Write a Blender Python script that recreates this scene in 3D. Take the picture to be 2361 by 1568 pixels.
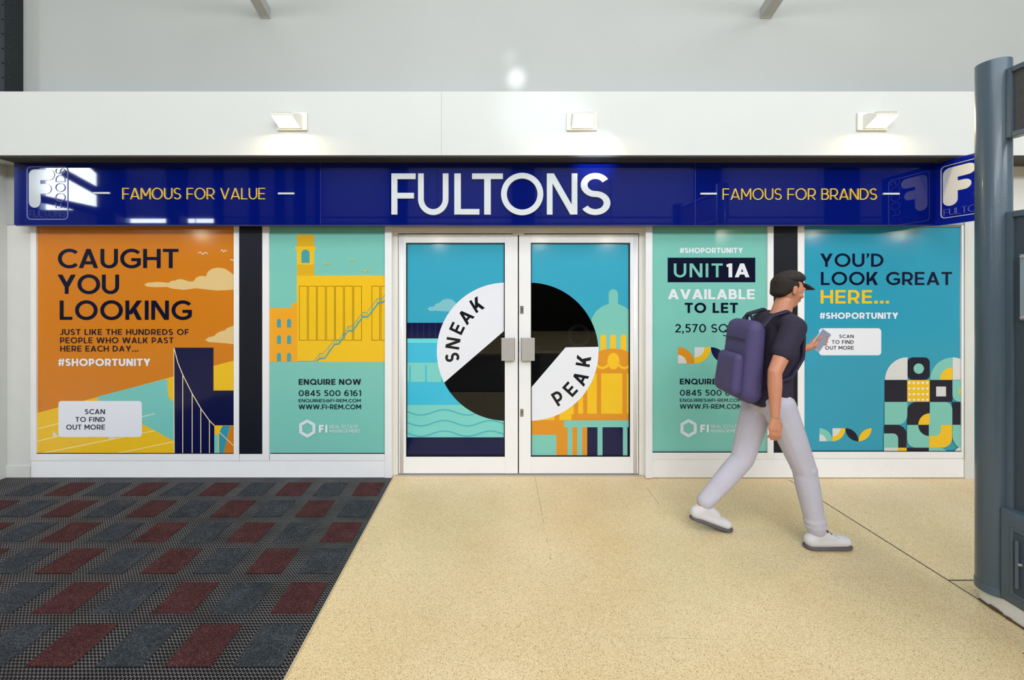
import bpy, bmesh, math, random
from mathutils import Vector, Matrix, Euler
random.seed(7)
SC = bpy.context.scene
COL = SC.collection
for o in list(bpy.data.objects):
    bpy.data.objects.remove(o)

# ---------------------------------------------------------------- camera, world, lights
F, EYE, VX, VY = 960.0, 1.66, 1147.0, 655.0           # focal length in pixels, eye height, principal point
cd = bpy.data.cameras.new('camera'); cam = bpy.data.objects.new('camera', cd); COL.objects.link(cam)
cd.sensor_fit = 'HORIZONTAL'; cd.sensor_width = 36; cd.lens = F / 2361 * 36
cd.shift_x = (1180.5 - VX) / 2361; cd.shift_y = -(784 - VY) / 2361
cd.clip_start = 0.05; cd.clip_end = 200
cam.location = (0, 0, EYE); cam.rotation_euler = (math.pi / 2, 0, 0)
SC.camera = cam
SC.view_settings.view_transform = 'Standard'; SC.view_settings.look = 'None'
SC.view_settings.exposure = 0.38; SC.view_settings.gamma = 1.0
SC.view_settings.use_curve_mapping = False
SC.cycles.use_denoising = True
SC.cycles.max_bounces = 8
SC.cycles.sample_clamp_indirect = 4.0

w = bpy.data.worlds.new('outdoors'); SC.world = w; w.use_nodes = True
w.node_tree.nodes['Background'].inputs[0].default_value = (0.86, 0.95, 1.0, 1)
w.node_tree.nodes['Background'].inputs[1].default_value = 14.0

def area(name, loc, rot, sx, sy, power, color):
    l = bpy.data.lights.new(name, 'AREA'); l.shape = 'RECTANGLE'; l.size = sx; l.size_y = sy
    l.energy = power; l.color = color
    o = bpy.data.objects.new(name, l); COL.objects.link(o); o.location = loc; o.rotation_euler = rot
    return o
# unseen area lamps added as fill, one overhead and one high behind the photographer
area('overhead_fill', (2.2, -2.0, 7.85), (0, 0, 0), 11, 4.0, 330, (0.92, 0.97, 1.0))
area('rear_fill', (1.5, -7.6, 7.0), (math.radians(74), 0, 0), 17, 1.5, 860, (0.96, 0.985, 1.0))
def spot(name, loc, target, angle, blend, power, color, r):
    l = bpy.data.lights.new(name, 'SPOT'); l.energy = power; l.color = color; l.spot_size = math.radians(angle)
    l.spot_blend = blend; l.shadow_soft_size = r
    o = bpy.data.objects.new(name, l); COL.objects.link(o); o.location = loc
    o.rotation_euler = (Vector(target) - Vector(loc)).to_track_quat('-Z', 'Y').to_euler()
# shafts of daylight that fall on the bulkhead over the door and on the wall above it
spot('daylight_shaft', (-1.2, -5.0, 7.2), (0.36, 3.28, 3.0), 5.6, 1.0, 620, (0.78, 0.9, 1.0), 0.04)
spot('daylight_glint', (0.9, -4.0, 7.4), (0.16, 3.55, 3.42), 1.4, 1.0, 1500, (0.95, 0.98, 1.0), 0.04)
spot('daylight_shaft', (-0.6, -7.0, 3.4), (0.80, 3.44, 2.655), 2.3, 1.0, 9000, (0.70, 0.84, 1.0), 0.05)
spot('daylight_glint', (0.9, -4.0, 7.4), (0.105, 3.55, 3.60), 1.1, 1.0, 330, (0.95, 0.98, 1.0), 0.05)

# ---------------------------------------------------------------- helpers
def lin(c):
    out = []
    for v in c:
        v = v / 255.0
        out.append(v / 12.92 if v <= 0.04045 else ((v + 0.055) / 1.055) ** 2.4)
    return tuple(out)

def PX(x, Y): return (x - VX) * Y / F
def PZ(y, Y): return EYE + (VY - y) * Y / F

MATS = {}
def mat(name, rgb, rough=0.5, metal=0.0, coat=0.0, coat_rough=0.08, emit=None, estr=0.0, spec=0.5,
        noise=0.0, nscale=20.0, bump=0.0, bscale=80.0, alpha=None, trans=0.0, coord='Object'):
    if name in MATS: return MATS[name]
    m = bpy.data.materials.new(name); m.use_nodes = True; nt = m.node_tree; N = nt.nodes
    b = N['Principled BSDF']
    c = (*lin(rgb), 1)
    b.inputs['Base Color'].default_value = c
    b.inputs['Roughness'].default_value = rough
    b.inputs['Metallic'].default_value = metal
    b.inputs['Coat Weight'].default_value = coat
    b.inputs['Coat Roughness'].default_value = coat_rough
    b.inputs['Specular IOR Level'].default_value = spec
    b.inputs['Transmission Weight'].default_value = trans
    if emit:
        b.inputs['Emission Color'].default_value = (*lin(emit), 1); b.inputs['Emission Strength'].default_value = estr
    tc = N.new('ShaderNodeTexCoord')
    if noise > 0:
        n = N.new('ShaderNodeTexNoise'); n.inputs['Scale'].default_value = nscale; n.inputs['Detail'].default_value = 5
        nt.links.new(tc.outputs[coord], n.inputs['Vector'])
        mr = N.new('ShaderNodeMapRange'); mr.inputs[3].default_value = 1 - noise; mr.inputs[4].default_value = 1 + noise
        nt.links.new(n.outputs['Fac'], mr.inputs[0])
        mx = N.new('ShaderNodeVectorMath'); mx.operation = 'SCALE'
        mx.inputs[0].default_value = c[:3]
        nt.links.new(mr.outputs[0], mx.inputs['Scale']); nt.links.new(mx.outputs[0], b.inputs['Base Color'])
    if bump > 0:
        n = N.new('ShaderNodeTexNoise'); n.inputs['Scale'].default_value = bscale; n.inputs['Detail'].default_value = 3
        nt.links.new(tc.outputs[coord], n.inputs['Vector'])
        bp = N.new('ShaderNodeBump'); bp.inputs['Strength'].default_value = bump; bp.inputs['Distance'].default_value = 0.002
        nt.links.new(n.outputs['Fac'], bp.inputs['Height']); nt.links.new(bp.outputs[0], b.inputs['Normal'])
    MATS[name] = m
    return m

WALLP = mat('bulkhead_paint', (213, 217, 215), 0.55, noise=0.03, nscale=2.5, bump=0.15, bscale=60)
UPPER = mat('upper_wall_paint', (172, 176, 174), 0.42, noise=0.04, nscale=1.6, bump=0.2, bscale=90)
FRAME = mat('white_frame', (240, 241, 243), 0.3, coat=0.5, coat_rough=.12, noise=0.02, nscale=6)
CREAMF = mat('cream_frame', (232, 230, 222), 0.35, coat=0.2, noise=0.03, nscale=6)
RISER = mat('riser_paint', (244, 245, 247), 0.45, noise=0.035, nscale=8, bump=0.2, bscale=40)
PIER = mat('pier_paint', (214, 216, 212), 0.6, noise=0.06, nscale=5, bump=0.3, bscale=50)
DARKGAP = mat('dark_gap', (16, 16, 18), 0.8)
DPANEL = mat('charcoal_panel', (17, 22, 33), 0.4, spec=.3, noise=0.08, nscale=3)
BLUE = mat('blue_acrylic', (2, 18, 106), 0.03, coat=0.25, coat_rough=0.02, spec=0.5, noise=0.03, nscale=1)
LETW = mat('letter_white', (206, 213, 217), 0.4)
LETY = mat('letter_gold', (238, 198, 62), 0.35)
OUTL = mat('letter_outline', (120, 124, 185), 0.3)
STEELW = mat('painted_steel', (178, 180, 176), 0.5, noise=0.12, nscale=25)
STEELG = mat('dark_green_steel', (16, 28, 32), 0.5, noise=0.2, nscale=10)
TOTEM = mat('slate_enamel', (76, 94, 108), 0.32, coat=0.15, noise=0.05, nscale=30, bump=0.25, bscale=200)
TOTEMD = mat('slate_board', (60, 74, 87), 0.6, noise=0.15, nscale=60, bump=0.4, bscale=200)
TOTEMB = mat('weathered_board', (74, 76, 78), 0.6, noise=0.4, nscale=25, bump=0.3, bscale=120)
PLINTH = mat('plinth_paint', (238, 238, 234), 0.6, noise=0.05, nscale=20)
GRIME = mat('grime', (96, 76, 52), 0.9, noise=0.4, nscale=60)
CHROME = mat('brushed_metal', (188, 186, 184), 0.38, metal=0.35, noise=0.03, nscale=40)
LOCKM = mat('lock_metal', (170, 172, 172), 0.3, metal=0.9)
BLACK = mat('black', (8, 8, 9), 0.6)
def vin(name, rgb, rough=0.35): return mat(name, rgb, rough, coat=0.6, coat_rough=0.11, spec=0.1)
V = {k: vin('vinyl_' + k, c) for k, c in dict(
    orange=(210, 126, 26), gold=(240, 193, 36), amber=(240, 168, 44), golddark=(222, 176, 38), mint=(118, 200, 192), mint2=(124, 198, 186),
    navy=(5, 14, 66), ink=(5, 11, 42), teal=(46, 154, 184), sky=(58, 166, 196), water=(62, 188, 220), foam=(122, 208, 202),
    wave=(74, 176, 190), white=(232, 235, 244), cream=(226, 196, 136), pale=(214, 216, 216), line=(250, 232, 190), rule=(92, 72, 14),
    steps=(74, 160, 170), cloud=(128, 194, 206), stripe=(20, 34, 84), brown=(220, 146, 36), aqua=(106, 214, 216), black=(18, 20, 26),
    tealblue=(52, 150, 176), deepnavy=(20, 30, 84)).items()}

def link(o, parent=None):
    COL.objects.link(o)
    if parent is not None:
        o.parent = parent
    return o
def obj(name, bm, m, parent=None, smooth=False, bevel=0.0):
    me = bpy.data.meshes.new(name)
    bmesh.ops.recalc_face_normals(bm, faces=bm.faces)
    bm.to_mesh(me); bm.free()
    for mm in (m if isinstance(m, (list, tuple)) else [m]): me.materials.append(mm)
    if smooth:
        for p in me.polygons: p.use_smooth = True
    o = bpy.data.objects.new(name, me); link(o, parent)
    if bevel > 0:
        b = o.modifiers.new('bevel', 'BEVEL'); b.width = bevel; b.segments = 2; b.limit_method = 'ANGLE'; b.angle_limit = math.radians(40)
    return o
def thing(name, label, cat, loc=(0, 0, 0), group=None):
    o = bpy.data.objects.new(name, None); o.empty_display_size = 0.1; COL.objects.link(o); o.location = loc
    return tag(o, label, cat, group)
def tag(o, label, cat=None, group=None, kind=None):
    o['label'] = label
    if cat: o['category'] = cat
    if group: o['group'] = group
    if kind: o['kind'] = kind
    return o
def struct(name, bm, m, parent=None, label=None, smooth=False, bevel=0.0):
    o = obj(name, bm, m, parent, smooth, bevel)
    if parent is None: o['kind'] = 'structure'
    if label: o['label'] = label
    return o
def box(bm, x0, x1, y0, y1, z0, z1, mi=0):
    vs = [bm.verts.new(p) for p in ((x0, y0, z0), (x1, y0, z0), (x1, y1, z0), (x0, y1, z0), (x0, y0, z1), (x1, y0, z1), (x1, y1, z1), (x0, y1, z1))]
    for f in ((0, 3, 2, 1), (4, 5, 6, 7), (0, 1, 5, 4), (1, 2, 6, 5), (2, 3, 7, 6), (3, 0, 4, 7)):
        bm.faces.new([vs[i] for i in f]).material_index = mi
    return vs
def bx(*a): bm = bmesh.new(); box(bm, *a); return bm
def pbox(x0, x1, y0, y1, Y0, Y1):                     # front face drawn at depth Y0, seen between those picture columns and rows
    return bx(PX(x0, Y0), PX(x1, Y0), Y0, Y1, PZ(y1, Y0), PZ(y0, Y0))
def cyl(bm, p0, p1, r0, r1=None, n=24, cap=True):
    r1 = r0 if r1 is None else r1
    p0, p1 = Vector(p0), Vector(p1); d = (p1 - p0)
    q = d.to_track_quat('Z', 'Y')
    A, B = [], []
    for i in range(n):
        a = 2 * math.pi * i / n; v = Vector((math.cos(a), math.sin(a), 0))
        A.append(bm.verts.new(p0 + q @ (v * r0))); B.append(bm.verts.new(p1 + q @ (v * r1)))
    for i in range(n):
        j = (i + 1) % n; bm.faces.new((A[i], A[j], B[j], B[i]))
    if cap: bm.faces.new(A[::-1]); bm.faces.new(B)

# ---------------------------------------------------------------- flat shapes and lettering
def arc(cx, cy, rx, ry, a0, a1, n=20):
    return [(cx + rx * math.cos(math.radians(a0 + (a1 - a0) * i / n)), cy + ry * math.sin(math.radians(a0 + (a1 - a0) * i / n))) for i in range(n + 1)]
def stroke(pts, w, closed=False):
    out = []; n = len(pts); L = []; Rr = []
    for i in range(n):
        p = Vector(pts[i])
        a = Vector(pts[i - 1]) if (i > 0 or closed) else None
        b = Vector(pts[(i + 1) % n]) if (i < n - 1 or closed) else None
        d1 = (p - a).normalized() if a is not None else None
        d2 = (b - p).normalized() if b is not None else None
        if d1 is None: d1 = d2
        if d2 is None: d2 = d1
        n1 = Vector((-d1.y, d1.x)); n2 = Vector((-d2.y, d2.x)); m = (n1 + n2)
        if m.length < 1e-6: m = n1
        m.normalize(); k = w / 2 / max(0.35, m.dot(n1))
        L.append(p + m * k); Rr.append(p - m * k)
    for i in range(n if closed else n - 1):
        j = (i + 1) % n
        out.append([tuple(L[i]), tuple(L[j]), tuple(Rr[j]), tuple(Rr[i])])
    return out
def RC(x0, y0, x1, y1): return [(x0, y0), (x1, y0), (x1, y1), (x0, y1)]
def DG(xa, ya, xb, yb, hw): return [(xa, ya), (xa + hw, ya), (xb + hw, yb), (xb, yb)]

def glyph(ch, w, k=1.0):
    """one capital, digit or sign in stroke geometry, cap height 1; returns width and strokes (each a list of polygons)"""
    h = w / 2; S = []
    def r(*a): S.append([RC(*a)])
    def d(*a): S.append([DG(*a)])
    def s(pts, closed=False, ww=None): S.append(stroke(pts, ww or w, closed))
    hw = w * 1.10; vw = w * 0.94
    if ch == ' ': return 0.27, S
    if ch == 'A':
        W = .84; d(0, 0, (W - hw) / 2, 1, hw); d(W - hw, 0, (W - hw) / 2, 1, hw); r(W * .2, .2, W * .8, .2 + vw)
    elif ch == 'B':
        W = .66; r(0, 0, w, 1)
        s([(h, 1 - h), (W * .52, 1 - h)] + arc(W * .52, .76 - h / 2, W * .40 - h, .24 - h / 2, 90, -90, 12)[1:] + [(h, .52)])
        s([(h, .52), (W * .55, .52)] + arc(W * .55, .26 + h / 2, W * .45 - h, .26 - h / 2, 90, -90, 12)[1:] + [(h, h)])
    elif ch == 'C': W = .80; s(arc(.5 - .01, .5, .5 - h, .51 - h, 42, 318, 36))
    elif ch == 'D':
        W = .78; r(0, 0, w, 1); s([(h, 1 - h), (W - .5, 1 - h)] + arc(W - .5, .5, .5 - h, .5 - h, 90, -90, 24)[1:] + [(h, h)])
    elif ch == 'E': W = .62; r(0, 0, w, 1); r(h, 1 - vw, W, 1); r(h, 0, W, vw); r(h, .5 - vw / 2, W * .94, .5 + vw / 2)
    elif ch == 'F': W = .60; r(0, 0, w, 1); r(h, 1 - vw, W, 1); r(h, .46 - vw / 2, W * .93, .46 + vw / 2)
    elif ch == 'G':
        W = .90; s(arc(.5, .5, .5 - h, .51 - h, 42, 322, 36)); r(W * .54, .44 - vw / 2, W, .44 + vw / 2); r(W - w, .18, W, .44)
    elif ch == 'H': W = .76; r(0, 0, w, 1); r(W - w, 0, W, 1); r(h, .5 - vw / 2, W - h, .5 + vw / 2)
    elif ch == 'I': W = w; r(0, 0, w, 1)
    elif ch == 'J': W = .52; s([(W - h, 1), (W - h, .3)] + arc(W / 2 + .0, .28, W / 2 - h, .29 - h, 0, -150, 14))
    elif ch == 'K':
        W = .74; r(0, 0, w, 1); d(h * .8, .29, W - hw * 1.25, 1, hw * 1.2); d(W - hw * 1.2, 0, W * .37, .56, hw * 1.15)
    elif ch == 'L': W = .56; r(0, 0, w, 1); r(h, 0, W, vw)
    elif ch == 'M':
        W = .90; r(0, 0, w, 1); r(W - w, 0, W, 1); d(W / 2 - hw * .5, .28, 0, 1, hw * 1.05); d(W / 2 - hw * .5, .28, W - hw * 1.05, 1, hw * 1.05)
    elif ch == 'N': W = .78; r(0, 0, w, 1); r(W - w, 0, W, 1); d(W - hw * 1.12, 0, 0, 1, hw * 1.12)
    elif ch == 'O': W = 1.0; s(arc(.5, .5, .5 - h, .515 - h, 0, 360, 48)[:-1], True)
    elif ch == 'Q': W = 1.0; s(arc(.5, .5, .5 - h, .515 - h, 0, 360, 48)[:-1], True); d(.86, -.03, .54, .30, hw * 1.1)
    elif ch in 'PR':
        W = .66 if ch == 'P' else .70; r(0, 0, w, 1); m = .36
        s([(h, 1 - h), (W - .33, 1 - h)] + arc(W - .33, (1 - h + m) / 2, .33 - h, (1 - h - m) / 2, 90, -90, 16)[1:] + [(h, m)])
        if ch == 'R': d(W - hw * 1.1, 0, W * .38, .38, hw * 1.1)
    elif ch == 'S':
        W = .64; ry = (1.02 - w - .0) / 4; cx = W / 2
        s(arc(cx, .5 + ry, W / 2 - h - .01, ry, 28, 270, 24) + arc(cx, .5 - ry, W / 2 - h, ry, 90, -152, 24)[1:])
    elif ch == 'T': W = .68; r(0, 1 - vw, W, 1); r((W - w) / 2, 0, (W + w) / 2, 1 - h)
    elif ch == 'U': W = .76; s([(h, 1), (h, .38)] + arc(W / 2, .38, W / 2 - h, .39 - h, 180, 360, 24)[1:] + [(W - h, 1)])
    elif ch == 'V': W = .84; d((W - hw) / 2, 0, 0, 1, hw); d((W - hw) / 2, 0, W - hw, 1, hw)
    elif ch == 'W':
        W = 1.24; q = W / 4
        d(q - hw / 2, 0, 0, 1, hw); d(q - hw / 2, 0, 2 * q - hw / 2, 1, hw); d(3 * q - hw / 2, 0, 2 * q - hw / 2, 1, hw); d(3 * q - hw / 2, 0, W - hw, 1, hw)
    elif ch == 'Y':
        W = .80; r((W - w) / 2, 0, (W + w) / 2, .44); d((W - hw * 1.1) / 2, .38, 0, 1, hw * 1.15); d((W - hw * 1.1) / 2, .38, W - hw * 1.15, 1, hw * 1.15)
    elif ch == '0': W = .72; s(arc(W / 2, .5, W / 2 - h, .51 - h, 0, 360, 40)[:-1], True)
    elif ch == '1': W = .34; r(W - w, 0, W, 1); S.append([[(0, .92), (.04, .92 - vw), (W - h, 1 - vw * .9), (W - h, 1)]])
    elif ch == '2':
        W = .60; s(arc(W / 2, .70, W / 2 - h, .30 - h, 165, -32, 18) + [(w * .8, vw * .7)]); r(0, 0, W, vw)
    elif ch == '4': W = .68; r(W * .62, 0, W * .62 + w, 1); r(0, .2, W, .2 + vw); d(0, .2 + vw * .6, W * .62 - hw * .1, 1, hw)
    elif ch == '5':
        W = .60; r(.06, 1 - vw, W * .94, 1); r(.06, .5, .06 + vw, 1); s([(.06, .58), (W * .45, .62)] + arc(W * .5, .32, W / 2 - h, .32 - h + .0, 90, -150, 22))
    elif ch == '6':
        W = .64; s(arc(W / 2, .32, W / 2 - h, .33 - h, 0, 360, 30)[:-1], True); s(arc(W / 2 + .06, .40, W / 2 + .06 - h, .61 - h, 180, 62, 18))
    elif ch == '7': W = .60; r(0, 1 - vw, W, 1); d(W * .15, 0, W - hw, 1, hw)
    elif ch == '8':
        W = .64; s(arc(W / 2, .74, W / 2 - h - .03, .27 - h, 0, 360, 30)[:-1], True); s(arc(W / 2, .28, W / 2 - h, .29 - h, 0, 360, 30)[:-1], True)
    elif ch == '#':
        W = .74; d(.10, 0, .20, 1, w * .8); d(.42, 0, .52, 1, w * .8); r(.02, .24, W - .04, .24 + vw * .8); r(.05, .62, W, .62 + vw * .8)
    elif ch == '@':
        W = 1.0; s(arc(.5, .45, .5 - h * .5, .5 - h * .5, -50, 300, 36), ww=w * .6); s(arc(.48, .45, .22, .24, 0, 360, 20)[:-1], True, w * .7); r(.68, .22, .68 + w * .7, .7)
    elif ch == '.': W = w * 1.15; r(0, 0, W, w * 1.15)
    elif ch == ',': W = w * 1.15; S.append([[(0, w * 1.15), (W, w * 1.15), (W, 0), (W * .5, -.2), (0, -.2), (W * .25, 0)]])
    elif ch == "'": W = w * 1.15; S.append([[(0, 1), (W, 1), (W, .85), (W * .45, .66), (0, .68), (W * .3, .82)]])
    elif ch == '-': W = .36; r(0, .38, W, .38 + vw)
    else: W = .5
    return W, S

def text_shapes(txt, w, gap):
    """laid out strokes; returns total width and a list of strokes"""
    x = 0; out = []
    for i, ch in enumerate(txt):
        W, S = glyph(ch, w)
        for st in S: out.append([[(px + x, py) for px, py in p] for p in st])
        x += W + (gap if i < len(txt) - 1 else 0)
    return x, out

def word_shapes(txt, w, gap):
    Wt, _ = text_shapes(txt, w, gap); out = []; pos = 0
    for word in txt.split(' '):
        xoff = text_shapes(txt[:pos] + 'I', w, gap)[0] - w if pos else 0
        _, S = text_shapes(word, w, gap)
        out.append(([[[(u + xoff, v) for u, v in p] for p in st] for st in S], Wt))
        pos += len(word) + 1
    return out
def clip_half(poly, a, b):
    """keep the side of line a->b that lies to its left"""
    out = []; n = len(poly)
    def sd(p): return (b[0] - a[0]) * (p[1] - a[1]) - (b[1] - a[1]) * (p[0] - a[0])
    for i in range(n):
        p, q = poly[i], poly[(i + 1) % n]; sp, sq = sd(p), sd(q)
        if sp >= 0: out.append(p)
        if (sp > 0 and sq < 0) or (sp < 0 and sq > 0):
            t = sp / (sp - sq); out.append((p[0] + (q[0] - p[0]) * t, p[1] + (q[1] - p[1]) * t))
    return out
def parea(p): return 0.5 * sum(p[i][0] * p[(i + 1) % len(p)][1] - p[(i + 1) % len(p)][0] * p[i][1] for i in range(len(p)))
def clip_convex(poly, C):
    for i in range(len(C)):
        poly = clip_half(poly, C[i], C[(i + 1) % len(C)])
        if len(poly) < 3: return []
    return poly
def sub_convex(poly, C):
    out = []; rest = poly
    for i in range(len(C)):
        a, b = C[i], C[(i + 1) % len(C)]
        piece = clip_half(rest, b, a)
        if len(piece) >= 3 and abs(parea(piece)) > 1e-3: out.append(piece)
        rest = clip_half(rest, a, b)
        if len(rest) < 3: break
    return out

class Print:
    """artwork on a flat sheet at depth Y: shapes are given in a drawing frame (ox, oy, scale) and kept inside a rectangle"""
    def __init__(self, Y, ox, oy, sc, rect, parent, hole=None):
        self.Y, self.ox, self.oy, self.sc, self.parent = Y, ox, oy, sc, parent
        x0, y0, x1, y1 = rect
        self.C = [(x0, y0), (x1, y0), (x1, y1), (x0, y1)]
        self.hole = hole; self.k = 1; self.start()
    def start(self): self.bm = bmesh.new(); self.mats = []
    def world(self, p, e):
        x = self.ox + p[0] / self.sc; y = self.oy + p[1] / self.sc
        return (PX(x, self.Y), self.Y - e, PZ(y, self.Y))
    def mi(self, m):
        if m not in self.mats: self.mats.append(m)
        return self.mats.index(m)
    def poly(self, m, p, raw=False, e=None):
        if e is None: e = self.k * 0.00008; self.k += 1
        if parea(p) < 0: p = p[::-1]
        pieces = [clip_convex(p, self.C)]
        if self.hole and not raw:
            pieces = [q for a in pieces if a for q in sub_convex(a, self.hole)]
        for q in pieces:
            r = []
            for v in q:
                if not r or math.hypot(v[0] - r[-1][0], v[1] - r[-1][1]) > 1e-4: r.append(v)
            if len(r) > 2 and math.hypot(r[0][0] - r[-1][0], r[0][1] - r[-1][1]) < 1e-4: r.pop()
            if len(r) < 3: continue
            f = self.bm.faces.new([self.bm.verts.new(self.world(v, e)) for v in r]); f.material_index = self.mi(m)
    def polys(self, m, ps, raw=False):
        e = self.k * 0.00008; self.k += 1
        for p in ps: self.poly(m, p, raw, e)
    def rect(self, m, x0, y0, x1, y1, raw=False): self.poly(m, [(x0, y0), (x1, y0), (x1, y1), (x0, y1)], raw)
    def line(self, m, pts, w, raw=False): self.polys(m, stroke(pts, w), raw)
    def rrect(self, m, x0, y0, x1, y1, tl=0, tr=0, br=0, bl=0, raw=False):
        p = []
        p += arc(x0 + tl, y0 + tl, tl, tl, 180, 270, 8) if tl else [(x0, y0)]
        p += arc(x1 - tr, y0 + tr, tr, tr, 270, 360, 8) if tr else [(x1, y0)]
        p += arc(x1 - br, y1 - br, br, br, 0, 90, 8) if br else [(x1, y1)]
        p += arc(x0 + bl, y1 - bl, bl, bl, 90, 180, 8) if bl else [(x0, y1)]
        self.poly(m, p, raw)
    def disc(self, m, cx, cy, rx, ry=None, raw=False): self.poly(m, arc(cx, cy, rx, ry or rx, 0, 360, 32)[:-1], raw)
    def sector(self, m, cx, cy, r, a0, a1): self.poly(m, [(cx, cy)] + arc(cx, cy, r, r, a0, a1, 16))
    def ring(self, m, cx, cy, r0, r1, a0, a1): self.polys(m, stroke(arc(cx, cy, (r0 + r1) / 2, (r0 + r1) / 2, a0, a1, 20), r1 - r0))
    def flush(self, name, label=None):
        o = obj(name, self.bm, self.mats or [V['white']], self.parent)
        if label: o['label'] = label
        self.start(); return o
    def text(self, txt, m, x0, x1, yt, yb, w=0.19, gap=0.13, name='lettering'):
        if self.bm.faces: self.flush('artwork')
        self.k += 1
        for S, W in word_shapes(txt, w, gap):
            H = yb - yt; kx = (x1 - x0) / W
            for si, st in enumerate(S):
                e = self.k * 0.00008 + 0.00001 * (si % 6)
                for p in st: self.poly(m, [(x0 + px * kx, yb - py * H) for px, py in p], True, e)
            self.flush(name)
        self.k += 1
    def glyph_at(self, ch, m, cx, cy, H, ang, w=0.2):
        W, S = glyph(ch, w); c, s = math.cos(ang), math.sin(ang)
        for i, st in enumerate(S):
            e = self.k * 0.00008 + 0.00001 * i
            for p in st:
                q = []
                for px, py in p:
                    u, v = (px - W / 2) * H, (py - .5) * H
                    q.append((cx + u * c - v * s, cy - (u * s + v * c)))
                self.poly(m, q, True, e)
        self.k += 1

def raised(name, strokes, m, parent, x0, z0, kx, kz, Y0, Y1):
    """cut letters standing off a board: strokes become prisms between Y0 (front) and Y1"""
    bm = bmesh.new()
    for i, st in enumerate(strokes):
        e = 0.0002 * (i % 6)
        for p in st:
            if parea(p) < 0: p = p[::-1]
            a = [bm.verts.new((x0 + u * kx, Y0 - e, z0 + v * kz)) for u, v in p]
            b = [bm.verts.new((x0 + u * kx, Y1, z0 + v * kz)) for u, v in p]
            bm.faces.new(a)
            n = len(p)
            for j in range(n): bm.faces.new((a[j], b[j], b[(j + 1) % n], a[(j + 1) % n]))
    bmesh.ops.remove_doubles(bm, verts=bm.verts, dist=1e-5)
    return obj(name, bm, m, parent)

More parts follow.
